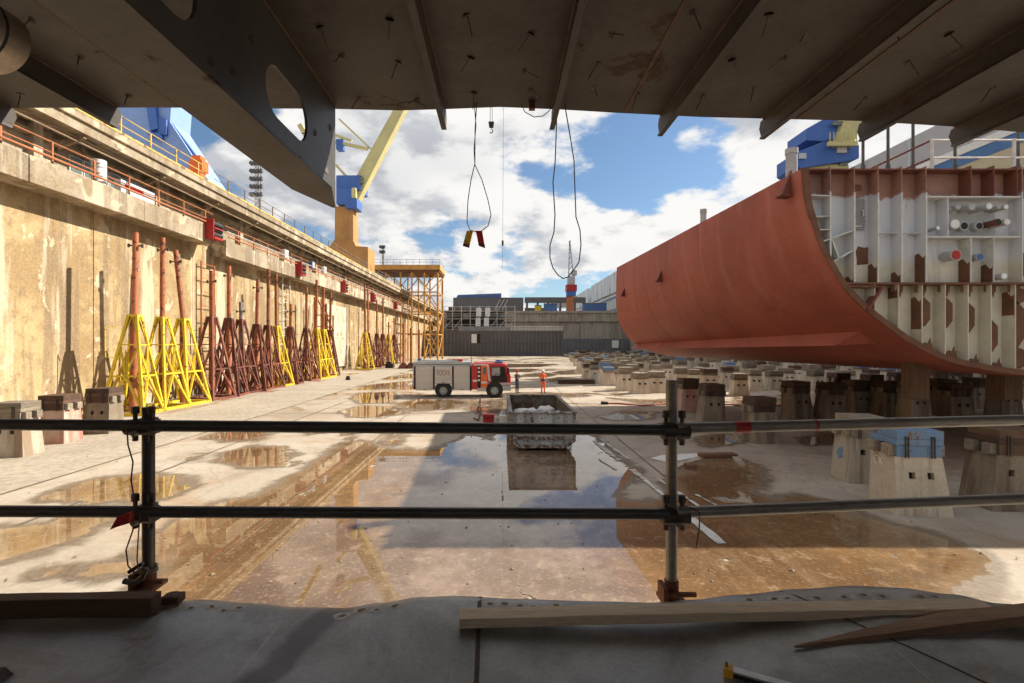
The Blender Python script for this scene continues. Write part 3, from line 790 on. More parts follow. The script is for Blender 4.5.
t = thing('water_tank', 'white cylinder tank standing on the wall gallery behind the orange rail', 'tank', (LX - 0.35, 27.2, 12.9))
b = MB(); b.tube((LX - 0.35, 27.2, 12.9), (LX - 0.35, 27.2, 14.25), 0.36, 16); b.build('drum', M['white'], t, smooth=True)
b = MB(); b.tube((LX - 0.35, 27.2, 13.3), (LX - 0.35, 27.2, 13.36), 0.38, 16); b.tube((LX - 0.35, 27.2, 13.8), (LX - 0.35, 27.2, 13.86), 0.38, 16); b.build('band', M['pipe_grey'], t)
t = thing('cable_cabinet', 'pale grey cabinet with red writing on the wall gallery under the windows', 'cabinet', (LX - 0.3, 29.6, 12.9))
b = MB(); b.box(LX - 0.6, LX - 0.2, 28.6, 31.4, 12.9, 13.7); b.build('case', M['cladding'], t, bevel=0.02)
b = MB(); b.box(LX - 0.2, LX - 0.19, 28.9, 30.4, 13.2, 13.5); b.build('red_panel', M['red'], t)
for i, (y, lb) in enumerate(((60.5, 'small white equipment box on the far wall ledge beside the fender'), (56.6, 'small blue equipment box hanging on the far wall ledge'), (49.5, 'white round lamp box on the far wall ledge'))):
    t = thing('equipment_box', lb, 'box', (LX - 0.1, y, 12.4))
    b = MB(); b.box(LX - 0.2, LX + 0.22, y, y + 0.9, 12.75, 13.6); b.build('case', [M['white'], M['blue'], M['white']][i], t, bevel=0.05)
    b = MB(); b.box(LX + 0.22, LX + 0.25, y + 0.1, y + 0.8, 12.85, 13.5); b.build('cover', M['pipe_grey'], t)

def ladder(x, y, z0, z1, w, mt, label, step=0.6):
    t = thing('wall_ladder', label, 'ladder', (x, y, z0))
    for s in (0, w):
        b = MB(); b.bar((x, y + s, z0), (x, y + s, z1), 0.10); b.build('stile', mt, t)
    z = z0 + 0.3
    while z < z1:
        b = MB(); b.bar((x, y, z), (x, y + w, z), 0.05); b.build('rung', mt, t); z += step
ladder(WX + 0.3, 51.6, 0, 11.0, 1.8, M['edge_white'], 'pale grey ladder fixed to the dock wall behind the shores', 0.9)
ladder(WX + 0.3, 37.6, 0, 10.4, 1.7, M['rail_orange'], 'orange rung ladder on the wall behind the first dark red shores', 1.1)

# ------------------------------------------------------------------ far end of the dock
GY = 148.0
gate = thing('dock_gate', 'dark grey ribbed steel caisson gate closing the far dock end', 'gate', (1, GY, 0))
b = MB(); b.box(-23.4, 19.4, GY, GY + 7, 0, 7.5); b.build('shell', M['gate_grey'], gate)
for i in range(38):
    x = -23.2 + i * 1.14
    b = MB(); b.box(x, x + 0.22, GY - 0.28, GY - 0.001, 0.1, 7.4); b.build('rib', M['gate_rib'], gate)
for z in (3.7, 7.42, 0.0):
    b = MB(); b.box(-23.4, 19.5, GY - 0.42, GY - 0.29, z, z + 0.3); b.build('stringer', M['gate_grey'], gate)
b = MB(); b.box(-8.7, -7.1, GY - 0.34, GY - 0.28, 3.9, 6.7); d = b.build('door', M['white'], gate)
b = MB(); b.box(-7.1, -6.0, GY - 0.33, GY - 0.28, 3.9, 6.7); b.build('doorway', M['dark'], gate)
t = thing('gate_railing', 'white handrail on top of the dark grey dock gate', 'railing', (10, GY + 0.5, 7.5))
for i in range(15):
    x = 3.5 + i * 1.1
    b = MB(); b.bar((x, GY + 0.5, 7.5), (x, GY + 0.5, 9.0), 0.14); b.build('post', M['edge_white'], t)
for z in (8.0, 8.5, 9.0):
    b = MB(); b.tube((3.2, GY + 0.5, z), (19.2, GY + 0.5, z), 0.07, 5); b.build('rail', M['edge_white'], t)

end = thing('dock_end_wall', 'old grey concrete end wall of the dock behind the gate', 'wall', (20, 186, 0))
for i in range(8):
    x = -23.4 + i * 9
    b = MB(); b.box(x, x + 8.95, 186 + (0.15 if i % 2 else 0), 190.4, 0, 12.2); b.build('wall_panel', M['conc_end'], end)
b = MB(); b.box(-23.4, 48.3, 185.2, 190.4, 12.21, QZ); b.build('coping', M['conc_end'], end)
b = MB(); b.box(-24, 48.3, 184.7, 185.19, 15.4, 16.0); b.build('coping_ledge', M['conc_end'], end)
b = MB(); b.box(20, 48, 180, 185.8, 0, 5.6); b.build('lower_sill', M['gate_rib'], end)
for i in range(18):
    x = 20.5 + i * 1.5
    b = MB(); b.box(x, x + 0.2, 179.7, 179.99, 0, 5.5); b.build('rib', M['gate_rib'], end)
b = MB(); b.box(41.6, 44, 179.5, 179.7, 2.2, 5.0); b.build('door', M['white'], end)
# right-hand dock wall, mostly behind the hull
rw = thing('dock_wall', 'far right concrete dock wall glimpsed beneath and behind the red hull', 'wall', (48.4, 60, 0))
for i in range(15):
    b = MB(); b.box(48.3 + (0.1 if i % 2 else 0), 49.4, -10 + i * 13.2, 3.1 + i * 13.2, 0, QZ - 0.02); b.build('wall_panel', M['conc_end'], rw)

# far scaffold gallery between gate and end wall
t = thing('scaffold_gallery', 'weathered scaffold gallery with catwalks above the dock gate', 'scaffolding', (-5, 165, 7.5))
for z, n_ in ((8.4, 'catwalk'), (12.0, 'catwalk'), (14.6, 'catwalk')):
    b = MB(); b.box(-19, 5 if z < 14 else 2, 163, 168, z, z + 0.35); b.build(n_, M['conc_end'], t)
for i in range(9):
    x = -19 + i * 3
    b = MB(); b.bar((x, 163, 7.0), (x, 163, 16.5), 0.22); b.build('upright', M['edge_white'], t)
for (x, s) in ((-19, 1), (-16, -1), (-4, 1), (-1, 1), (2, -1)):
    b = MB(); b.bar((x, 162.8, 8.6), (x + 3, 162.8, 12), 0.15); b.build('brace', M['edge_white'], t)
for z in (9.5, 10.2, 13.1, 13.8, 16.2):
    b = MB(); b.bar((-19.2, 162.9, z), (5, 162.9, z), 0.13); b.build('guard_rail', M['edge_white'], t)
for i in range(5):
    x = -17.5 + i * 4.7
    b = MB(); b.bar((x, 163.2, 12.3), (x + 2.6, 163.2, 14.6), 0.16); b.build('stair', M['conduit'], t)
for (x, w, z, h, k) in ((-15.5, 3.0, 8.8, 1.6, 'conduit'), (-2.6, 1.6, 8.8, 1.1, 'cap_grey'), (0.5, 2.2, 12.4, 1.3, 'gate_rib'), (-12.5, 2.4, 12.4, 1.7, 'conc_end'), (-17.5, 2, 15, 1.2, 'cap_rust')):
    b = MB(); b.box(x, x + w, 164, 166, z, z + h); b.build('stored_crate', M[k], t, bevel=0.06)
for (x, z) in ((-8.2, 9.6), (-5.4, 9.6), (-8.0, 12.9), (-5.0, 12.9)):
    b = MB(); b.box(x, x + 1.7, 162.5, 162.9, z, z + 2.9); b.build('door_panel', M['white'], t)
b = MB(); b.box(-18.5, 1.5, 168.1, 172, 7, 15); b.build('back_wall', M['gate_grey'], t)
b = MB(); b.box(-14, 3, 162.3, 162.6, 7.6, 9.4); b.build('apron', mat('apron_pale', (0.33, 0.32, 0.31), (0.22, 0.21, 0.2), 0.5, 0.8), t)

t = thing('ribbed_shed', 'dark grey ribbed shed with blue roof behind the scaffold gallery', 'shed', (-3, 215, QZ))
b = MB(); b.box(-20.8, 10.4, 215, 235, QZ, 24.2); b.build('wall', M['gate_grey'], t)
for i in range(32):
    x = -20.6 + i * 0.98
    b = MB(); b.box(x, x + 0.2, 214.8, 214.99, QZ, 24.1); b.build('rib', M['gate_rib'], t)
for i in range(3):
    b = MB(); b.bar((-2.5 + i * 1.7, 214.6, 18.6), (0.2 + i * 1.7, 214.6, 23.3), 0.25); b.build('brace', M['edge_white'], t)
b = MB(); b.ext([(-19.5, 216, 24.2), (0.6, 216, 24.2), (0.6, 216, 26.2), (-18.8, 216, 25.5)], (0, 12, 0)); b.build('roof', M['blue'], t)

t = thing('portal_structure', 'long grey steel frame structure with openings on the far quay', 'structure', (23, 205, QZ))
b = MB(); b.box(10.5, 36, 203, 206, 21.0, 23.2); b.build('girder', M['gate_grey'], t)
b = MB(); b.box(10.5, 22, 203.5, 206, 17.5, 18.8); b.build('girder', M['gate_grey'], t)
for x in (11, 15.5, 20, 25, 31, 35):
    b = MB(); b.box(x, x + 0.8, 203.2, 205.8, QZ, 21); b.build('column', M['gate_grey'], t)
b = MB(); b.box(21.5, 28, 203.3, 206, 18.9, 20.9); b.build('infill_panel', M['hall_grey'], t)
for (x, Y, w, h, lb, k) in ((17.6, 192.6, 5.2, 3.2, 'small blue container on the far end wall coping', 'blue'), (33.5, 195, 9.5, 3.6, 'long blue container on the end wall beside the red hull', 'blue'),
                            (14.0, 193.5, 2.6, 2.6, 'small yellow machine on the far end wall coping', 'yellow'), (27.2, 196, 2.4, 6.5, 'orange brown tank standing on the far end wall coping', 'rail_orange')):
    t = thing('container' if k == 'blue' else 'machine', lb, 'container' if k == 'blue' else 'machine', (x, Y, QZ))
    b = MB(); b.box(x, x + w, Y, Y + 2.4, QZ, QZ + h); b.build('body', M[k], t, bevel=0.1)
    for i in range(max(2, int(w / 1.2))):
        b = MB(); b.box(x + 0.3 + i * 1.2, x + 0.5 + i * 1.2, Y - 0.08, Y - 0.001, QZ + 0.2, QZ + h - 0.2); b.build('rib', M[k], t)
    b = MB(); b.box(x - 0.1, x + w + 0.1, Y - 0.12, Y + 2.5, QZ + h, QZ + h + 0.25); b.build('lid', M['gate_grey'], t)

# shipyard hall along the right quay
HX = 60.0
hall = thing('shipyard_hall', 'huge grey cream and blue shipyard hall along the right quay', 'building', (HX, 200, QZ))
zr = lambda r: CAM_H + r * HX
for nm, r0, r1, k, dx in (('wall_lower', None, 0.30, 'hall_blue', 0.0), ('wall_cream', 0.30, 0.384, 'hall_cream', 0.05), ('wall_blue', 0.384, 0.408, 'hall_blue', 0.0),
                          ('wall_white', 0.408, 0.424, 'white', -0.1), ('wall_grey', 0.424, 0.50, 'hall_grey', 0.05)):
    b = MB(); b.box(HX + dx, HX + 60, 30, 384, QZ if r0 is None else zr(r0) + 0.002, zr(r1)); b.build(nm, M[k], hall)
for i in range(40):
    y = 36 + i * 8.7
    b = MB(); b.box(HX - 0.06, HX + 0.049, y, y + 0.25, zr(0.425), zr(0.499)); b.build('panel_joint', M['cladding'], hall)
for i in range(22):
    y = 250 + i * 6
    b = MB(); b.box(HX - 0.03, HX + 0.049, y, y + 4.6, zr(0.315), zr(0.37)); w = b.build('window', M['glass'], hall)
for i in range(5):
    y = 226 + i * 31
    b = MB(); b.box(HX - 2, HX + 10, y, y + (28 if i != 2 else 20), zr(0.43), zr(0.60)); b.build('roof_module', M['cladding'], hall)
    for k in range(3):
        b = MB(); b.box(HX - 2.12, HX - 2.001, y + 3 + k * 8, y + 3.4 + k * 8, zr(0.435), zr(0.598)); b.build('panel_joint', M['hall_grey'], hall)

# ------------------------------------------------------------------ the steel section the picture is taken from
CZ = 5.70      # underside of its ceiling
DZ = 2.98      # its deck
sec = thing('ship_section', 'dark steel ship section whose deck and ceiling frame the view', 'ship section', (0, 2, DZ))
edge = [(-900, 109), (0, 108), (150, 107.5), (337, 109), (400, 110.5), (450, 109), (500, 107), (560, 109.5), (620, 113), (700, 117), (862, 121), (960, 127), (1030, 133), (1700, 150)]
pts = []
for x, y in edge:
    Y = (CZ - CAM_H) * F / (343 - y)
    pts.append(Vector(((x - 500) / F * Y, Y, CZ)))
ceil_pts = pts + [Vector((11, -2.6, CZ)), Vector((-11, -2.6, CZ))]
b = MB(); b.box(-11, 11, -2.75, -2.6, DZ - 0.3, DZ + 1.75); b.build('light_baffle', M['web_steel'], sec)  # unseen baffle added behind the camera, sized to cut light on plank fronts
b = MB(); b.ext(ceil_pts, (0, 0, 0.02)); b.build('ceiling_plate', M['dark_steel'], sec)
def edgeY(X):
    for i in range(len(pts) - 1):
        if pts[i].x <= X <= pts[i + 1].x:
            k = (X - pts[i].x) / (pts[i + 1].x - pts[i].x)
            return pts[i].y + k * (pts[i + 1].y - pts[i].y)
    return 3.5
for X, over in ((-3.54, 0.02), (-2.77, 0.02), (-1.98, 0.0), (-0.40, 0.03), (0.385, 0.03), (1.208, 0.05), (2.007, 0.05), (2.795, 0.05), (3.60, 0.05), (4.4, 0), (5.2, 0)):
    Y1 = edgeY(X) + over
    b = MB()
    b.ext([(X - 0.007, -2.6, CZ - 0.001), (X - 0.007, Y1, CZ - 0.001), (X - 0.007, Y1 + 0.02, CZ - 0.05), (X - 0.007, Y1 - 0.01, CZ - 0.128), (X - 0.007, -2.6, CZ - 0.128)], (0.014, 0, 0))
    b.hexa([(X - 0.026, -2.6, CZ - 0.146), (X + 0.012, -2.6, CZ - 0.146), (X + 0.012, Y1 - 0.02, CZ - 0.146), (X - 0.026, Y1 - 0.02, CZ - 0.146),
            (X - 0.018, -2.6, CZ - 0.126), (X + 0.008, -2.6, CZ - 0.126), (X + 0.008, Y1 - 0.01, CZ - 0.126), (X - 0.018, Y1 - 0.01, CZ - 0.126)])
    st = b.build('stiffener', M['dark_steel'], sec)
    b = MB()
    for s in (-1, 1):
        b.tube((X + s * 0.011, -2.5, CZ - 0.004), (X + s * 0.011, Y1 - 0.05, CZ - 0.004), 0.008, 5)
    b.build('weld_bead', M['weld'], st)
for x0, x1 in ((0.92, 0.92), (-2.3, -2.3), (2.25, 2.25)):
    b = MB(); b.box(x0 - 0.012, x0 + 0.012, -2.6, edgeY(x0) - 0.02, CZ - 0.006, CZ - 0.001); b.build('weld_seam', M['weld'], sec)
# deep web girder with lightening holes
GX = -1.185
gz0 = 4.985
Yend = 3.46
hole = []
def slot(y0, y1, z0, z1, n=10):
    r = (z1 - z0) / 2
    c0, c1, zc = y0 + r, y1 - r, (z0 + z1) / 2
    p = [(c1 + r * math.cos(a), zc + r * math.sin(a)) for a in [(-90 + 180 * k / n) * math.pi / 180 for k in range(n + 1)]]
    p += [(c0 + r * math.cos(a), zc + r * math.sin(a)) for a in [(90 + 180 * k / n) * math.pi / 180 for k in range(n + 1)]]
    return p
def holed_web(Xa, Xb, z0, z1, cells, y_end, mt, parent):
    """web plate between stations, each cell with one slot hole"""
    mm = MB()
    for (ya, yb, sl) in cells:
        def rect_pt(a):
            dy, dz = math.cos(a), math.sin(a)
            yc, zc = (ya + yb) / 2, (z0 + z1) / 2
            k = min((yb - ya) / 2 / max(1e-6, abs(dy)), (z1 - z0) / 2 / max(1e-6, abs(dz)))
            return (yc + dy * k, zc + dz * k)
        if sl is None:
            mm.box(Xa, Xb, ya, yb, z0, z1); continue
        ys = sum(p[0] for p in sl) / len(sl); zs = sum(p[1] for p in sl) / len(sl)
        yc, zc = (ya + yb) / 2, (z0 + z1) / 2
        angs = [math.atan2(p[1] - zc, p[0] - yc) for p in sl]
        corners = [math.atan2(cz - zc, cy - yc) for cy in (ya, yb) for cz in (z0, z1)]
        outer = [list(rect_pt(a)) for a in angs]
        for c_a, (cy, cz) in zip(corners, [(y_, z_) for y_ in (ya, yb) for z_ in (z0, z1)]):
            j = min(range(len(angs)), key=lambda i: abs((angs[i] - c_a + math.pi) % (2 * math.pi) - math.pi))
            outer[j] = [cy, cz]
        n = len(sl)
        vs = []
        for X in (Xa, Xb):
            vs += [(X, p[0], p[1]) for p in sl] + [(X, q[0], q[1]) for q in outer]
        fs = []
        for i in range(n):
            j = (i + 1) % n
            fs.append((i, j, n + j, n + i))
            fs.append((2 * n + i, 2 * n + n + i, 2 * n + n + j, 2 * n + j))
            fs.append((i, 2 * n + i, 2 * n + j, j))
        mm.add(vs, fs)
    return mm.build('girder_web', mt, parent)
cells = []
for k in range(4):
    y0 = 2.43 - 1.08 * k
    cells.append((y0 - 0.28, y0 + 0.80, slot(y0, y0 + 0.53, 5.19, 5.455)))
cells.append((3.23, Yend, None))
holed_web(GX - 0.008, GX + 0.008, gz0, CZ - 0.002, cells, Yend, M['web_steel'], sec)
b = MB(); b.ext([(GX - 0.012, Yend, gz0 - 0.018), (GX + 0.012, Yend, gz0 - 0.018), (GX + 0.125, 3.05, gz0 - 0.018), (GX + 0.125, -2.6, gz0 - 0.018), (GX - 0.125, -2.6, gz0 - 0.018), (GX - 0.125, 3.05, gz0 - 0.018)], (0, 0, 0.016))
b.build('girder_flange', M['dark_steel'], sec)
b = MB(); b.tube((GX + 0.015, -2.5, CZ - 0.006), (GX + 0.015, Yend - 0.03, CZ - 0.006), 0.009, 5); b.build('weld_bead', M['weld'], sec)
# insulation pins welded to ceiling and web
pb = MB(); pb.tube((0, 0, 0), (0.012, 0.02, -0.10), 0.0032, 5); pb.tube((0, 0, 0.002), (0.0, 0.0, -0.0025), 0.024, 9)
pin0 = pb.build('insulation_pin', M['clamp'])
pin0.parent = sec
first = True
random.seed(11)
off = WL[sec.name]
def place_pin(loc, rot):
    global first
    o = pin0 if first else pin0.copy()
    if not first:
        COL.objects.link(o); o.parent = sec
    first = False
    o.location = Vector(loc) - off
    o.rotation_euler = rot
for i in range(-9, 13):
    for j in range(6):
        X = i * 0.385 + 0.19 + random.uniform(-0.06, 0.06)
        Y = 3.3 - 0.36 * j + random.uniform(-0.1, 0.1)
        if abs(X - GX) < 0.18 or random.random() < 0.05:
            continue
        place_pin((X, min(Y, edgeY(X) - 0.08), CZ), (random.uniform(-0.9, 0.9), random.uniform(-0.9, 0.9), random.uniform(0, 6)))
for (px, py) in ((313, 132), (300, 160), (328, 128), (325, 170), (230, 70), (250, 40), (208, 60)):
    Y = -GX * F / (500 - px)
    place_pin((GX + 0.009, Y, CAM_H + (343 - py) / F * Y), (R(90) + random.uniform(-0.2, 0.2), 0, R(90) + random.uniform(-0.3, 0.3)))
# pipe stub at upper left
b = MB(); b.tube((-2.27, -3, 5.36), (-2.27, 2.2, 5.36), 0.14, 32); b.tube((-2.27, 2.2, 5.36), (-2.27, 2.205, 5.36), 0.115, 32)
b.build('pipe', mat('pipe_sleeve_steel', (0.42, 0.35, 0.28), (0.30, 0.25, 0.2), 2, 0.38, metal=0.7, bump=0.03), sec, smooth=True)
b = MB(); b.tube((-2.27, 2.09, 5.36), (-2.27, 2.10, 5.36), 0.1425, 32); b.build('pipe_seam', M['dark'], sec)
# deck plate with its buckled free edge
eprof = [(-400, 610), (-100, 604), (60, 600), (150, 597), (200, 596), (250, 600), (300, 604), (345, 605), (380, 600), (420, 594), (455, 593), (520, 596), (600, 599), (650, 600), (690, 597), (740, 592), (800, 586), (850, 583), (900, 585), (950, 591), (1000, 600), (1060, 606), (1400, 610)]
DY = 2.0
def edge_z(X):
    px = 500 + X / DY * F
    for i in range(len(eprof) - 1):
        if eprof[i][0] <= px <= eprof[i + 1][0]:
            k = (px - eprof[i][0]) / (eprof[i + 1][0] - eprof[i][0])
            k = k * k * (3 - 2 * k)
            y = eprof[i][1] + k * (eprof[i + 1][1] - eprof[i][1])
            return CAM_H - (y - 343) / F * DY
    return CAM_H - (608 - 343) / F * DY
def deckf(u, v):
    X = -3.6 + 7.2 * u
    Y = -0.4 + (DY + 0.4) * (1 - (1 - v) ** 2.2)
    ez = edge_z(X)
    w = max(0.0, (Y - 0.9) / (DY - 0.9)) ** 1.6
    z = DZ - 0.055 + (ez - DZ + 0.055) * w + 0.006 * noise.noise((X * 2.2, Y * 2.2, 3))
    if Y > DY - 0.06:
        z -= 0.012 * ((Y - DY + 0.06) / 0.06) ** 2
    return Vector((X, Y, z))
b = MB(); b.grid(deckf, 240, 60)
n0 = 241 * 61
b.add([deckf(i / 240, 1.0) for i in range(241)] + [deckf(i / 240, 1.0) - Vector((0, 0.004, 0.02)) for i in range(241)], [(i, i + 1, 241 + i + 1, 241 + i) for i in range(240)])
deck = b.build('deck_plate', M['deck'], sec, smooth=True)
b = MB(); b.box(-11, 11, -2.6, -0.41, DZ - 0.08, DZ - 0.06); b.build('deck_plate', M['deck'], sec)
def deck_z(X, Y):
    u = (X + 3.6) / 7.2
    v = 1 - (1 - min(1, max(0, (Y + 0.4) / (DY + 0.4)))) ** (1 / 2.2)
    return deckf(u, v).z
# welded seams of the deck
for (x0, y0, x1, y1, w, mt) in ((-0.083, DY - 0.005, -0.062, 0.9, 0.016, 'weld'), (1.15, 1.99, 1.9, 0.9, 0.005, 'weld'),):
    b = MB()
    n = 20
    for k in range(n):
        a = (x0 + (x1 - x0) * k / n, y0 + (y1 - y0) * k / n); c = (x0 + (x1 - x0) * (k + 1) / n, y0 + (y1 - y0) * (k + 1) / n)
        pa = Vector((a[0], a[1], deck_z(*a) + 0.0006)); pc = Vector((c[0], c[1], deck_z(*c) + 0.0006))
        b.bar(pa, pc, w, 0.003)
    b.build('weld_seam', M[mt], deck)
# heat-marked plug welds along the edge
halo = mat('weld_halo', (0.50, 0.46, 0.41), (0.38, 0.345, 0.30), 40, 0.6, metal=0.2)
core = mat('weld_core', (0.30, 0.20, 0.11), (0.16, 0.10, 0.055), 60, 0.7)
random.seed(5)
for px in (180, 196, 214, 228, 240, 345, 362, 378, 395, 490, 505, 520, 533, 545, 556, 570, 700, 716, 731, 748, 772, 784, 812, 838, 858, 875, 915, 932, 950):
    X = (px - 500) / F * 1.95
    Y = 1.945 - random.uniform(0, 0.03)
    for nm, rad, dz, mt in (('weld_spot', 0.022, 0.0008, halo), ('weld_core', 0.010, 0.002, core)):
        rr = rad * random.uniform(0.75, 1.25)
        b = MB()
        ring = []
        for k in range(12):
            a = 2 * math.pi * k / 12
            q = rr * random.uniform(0.85, 1.15)
            x_, y_ = X + math.cos(a) * q * 1.25, Y + math.sin(a) * q
            ring.append((x_, y_, deck_z(x_, y_) + dz))
        b.add(ring + [(X, Y, deck_z(X, Y) + dz * 2.2)], [(k, (k + 1) % 12, 12) for k in range(12)])
        b.build(nm, mt, deck)

# ------------------------------------------------------------------ scaffold tube guard rail on the deck edge
def coupler(p, axis, parent):
    """right-angle scaffold coupler round post and rail"""
    x, y, z = p
    c = MB()
    c.tube((x, y, z - 0.032), (x, y, z + 0.032), 0.036, 14)
    for s in (-1, 1):
        c.tube((x + s * 0.034, y - 0.03, z + 0.03), (x + s * 0.034, y - 0.03, z + 0.085), 0.0085, 8)
        c.tube((x + s * 0.034, y - 0.03, z + 0.055), (x + s * 0.034, y - 0.03, z + 0.085), 0.015, 6)
        c.tube((x + s * 0.034, y - 0.03, z - 0.06), (x + s * 0.034, y - 0.03, z - 0.03), 0.011, 6)
        c.box(x + s * 0.034 - 0.022, x + s * 0.034 + 0.022, y - 0.055, y - 0.005, z - 0.028, z + 0.03)
    c.tube((x - 0.055, y - 0.045, z), (x + 0.055, y - 0.045, z), 0.033, 12)
    o = c.build('coupler', M['clamp'], parent)
    b2 = MB(); b2.tube((x, y - 0.09, z - 0.02), (x, y - 0.055, z - 0.02), 0.012, 6); b2.build('bolt', M['galv'], o)
    return o
rail = thing('scaffold_railing', 'scaffold tube guard rail with two posts and two rails along the deck edge', 'railing', (0, 2.07, DZ))
PY = 2.075
p1, p2 = at(148.5, 407, PY), at(671.5, 380, PY)
b = MB(); b.tube((p1.x, PY, 2.92), (p1.x, PY, p1.z), 0.0242, 18); b.tube((p1.x, PY, p1.z + 0.0002), (p1.x, PY, p1.z + 0.0004), 0.019, 18); b.build('post', M['tube_dark'], rail, smooth=True)
b = MB(); b.tube((p2.x, PY, 2.94), (p2.x, PY, p2.z), 0.0242, 18); b.build('post', M['galv'], rail, smooth=True)
RY = PY - 0.05
for (ya, yb, rb, nm) in ((424, 430, 428, 'top_rail'), (511, 514, 512, 'mid_rail')):
    a, c = at(-60, ya, RY), at(668, yb, RY)
    b = MB(); b.tube(a, c, 0.0242, 18); b.build(nm, M['tube_dark'], rail, smooth=True)
for (ya, yb, nm) in ((428.5, 419, 'top_rail'), (512.5, 497, 'mid_rail')):
    a = at(676, ya, RY)
    c = at(1060, yb, RY * (85.5 if ya < 500 else 169.5) / (343 - yb) * -1)
    b = MB(); b.tube(a, c, 0.0242, 18); b.build(nm, M['galv'], rail, smooth=True)
for (px, ys) in ((148.5, (425.5, 511.5)), (671.5, (429.5, 513))):
    for y in ys:
        q = at(px, y, PY)
        coupler((q.x, PY, q.z), 0, rail)
for px, y in ((148.5, 577), (671.5, 590)):
    q = at(px, y, PY)
    b = MB(); b.tube((q.x, PY, q.z - 0.05), (q.x, PY, q.z + 0.045), 0.030, 12)
    b.box(q.x - 0.05, q.x + 0.05, PY - 0.06, PY + 0.05, q.z - 0.045, q.z - 0.03)
    b.box(q.x - 0.028, q.x + 0.09, PY - 0.045, PY - 0.03, q.z - 0.008, q.z + 0.008)
    b.box(q.x - 0.05, q.x - 0.03, PY - 0.05, PY + 0.03, q.z - 0.03, q.z + 0.03)
    b.build('base_clamp', M['tube_rust'], rail)
a = at(735, 427, RY * 0.99)
rr_a = Vector(at(676, 428.5, RY)); rr_c = Vector(at(1060, 419, RY * 85.5 / 76))
for k0, k1 in ((0.135, 0.170), (0.33, 0.337)):
    b = MB(); b.tube(rr_a.lerp(rr_c, k0), rr_a.lerp(rr_c, k1), 0.0254, 18); b.build('red_tape', M['red_tape'], rail, smooth=True)
q = at(142, 513, PY)
b = MB(); b.ext([(q.x - 0.05, RY - 0.04, q.z - 0.03), (q.x - 0.015, RY - 0.045, q.z + 0.025), (q.x + 0.03, RY - 0.04, q.z + 0.04), (q.x + 0.025, RY - 0.035, q.z - 0.005), (q.x - 0.02, RY - 0.04, q.z - 0.018)], (0, -0.02, 0)); b.build('red_rag', M['red_tape'], rail)
# loose wire and lever hanging on the left post
t = thing('hanging_wire', 'thin wire hanging over the rails beside the left post', 'wire', (p1.x - 0.05, 2.0, 3.2))
def px_path(lst, Y):
    return [at(x, y, Y + (l[0] if l else 0)) for (x, y, *l) in lst]
b = MB(); b.path(px_path([(127, 428), (128, 445), (133, 462), (131, 480), (135, 505), (133, 530), (126, 550), (128, 566), (136, 574)], 1.99), 0.003, 5); b.build('strand', M['tube_rust'], t)
b = MB(); b.path(px_path([(140, 515), (138, 540), (137, 560), (139, 572)], 1.98), 0.0025, 5); b.build('strand', M['tube_rust'], t)
t = thing('clamp_lever', 'dark steel clamp lever wired to the foot of the left post', 'clamp', at(135, 575, 2.0))
b = MB(); b.path(px_path([(124, 581), (134, 583), (143, 577), (147, 568)], 2.0), [0.012, 0.011, 0.012, 0.010], 8); b.build('handle', M['clamp'], t, smooth=True)
b = MB(); b.bar(at(129, 572, 1.995), at(143, 563, 2.005), 0.018, 0.014); b.build('jaw', M['clamp'], t)
b = MB(); b.path([Vector((p1.x + 0.034 * math.cos(a), PY + 0.034 * math.sin(a), at(0, 566 + 1.2 * a / 3, PY).z)) for a in [i * 0.55 for i in range(30)]], 0.003, 5); b.build('binding_wire', M['galv'], t)
t = thing('hanging_wire', 'short black wire tied to the right post at the mid rail', 'wire', at(695, 515, 2.0))
b = MB(); b.path(px_path([(680, 505), (692, 508), (700, 513), (699, 530), (696, 547)], 1.985), 0.003, 5); b.build('strand', M['wire'], t)

# ------------------------------------------------------------------ timber and tools on the deck
def plank(name, label, a, c, w, h, mt, tip=None, lift=0.0):
    """board from a to c (x, y on the deck); w wide, h thick"""
    ax, ay = a; cx_, cy_ = c
    d = Vector((cx_ - ax, cy_ - ay, 0)); L = d.length; d.normalize(); s = Vector((-d.y, d.x, 0))
    b = MB()
    n = 16
    vs = []
    base0 = deck_z(ax, ay) + 0.004; base1 = deck_z(cx_, cy_) + 0.004
    for k in range(n + 1):
        u = k / n
        p = Vector((ax, ay, 0)) + d * L * u
        zb = base0 + (base1 - base0) * u + lift * u + 0.004 * math.sin(u * 3.1)
        hw, hh = w / 2, h
        if tip and u < tip:
            hw *= 0.06 + 0.94 * (u / tip); hh *= 0.25 + 0.75 * (u / tip)
        for (sx, zz) in ((-hw, 0), (hw, 0), (hw, hh), (-hw, hh)):
            q = p + s * sx
            vs.append((q.x, q.y, zb + zz + 0.0025 * noise.noise((u * 5, sx * 30, 2))))
    fs = [(0, 3, 2, 1), (4 * n, 4 * n + 1, 4 * n + 2, 4 * n + 3)]
    for k in range(n):
        for q in range(4):
            fs.append((4 * k + q, 4 * k + (q + 1) % 4, 4 * k + 4 + (q + 1) % 4, 4 * k + 4 + q))
    b.add(vs, fs)
    o = b.build(name, mt, bevel=0.003)
    return tag(o, label, 'plank')
plank('plank', 'long pale sawn plank lying along the deck edge on the right', (-0.15, 1.80), (1.86, 1.85), 0.075, 0.036, M['wood'])
plank('plank', 'broken brown board with a pointed tip lying over the long plank', (1.01, 1.66), (2.25, 1.84), 0.075, 0.038, M['wood_dark'], tip=0.5, lift=0.055)
plank('plank', 'thick dark brown beam lying at the left edge below the rail', (-2.4, 1.88), (-1.335, 1.88), 0.06, 0.072, M['beam_dark'])
plank('plank', 'short dark board stub behind the left beam at the post foot', (-1.36, 1.955), (-1.285, 1.955), 0.05, 0.03, M['beam_dark'])
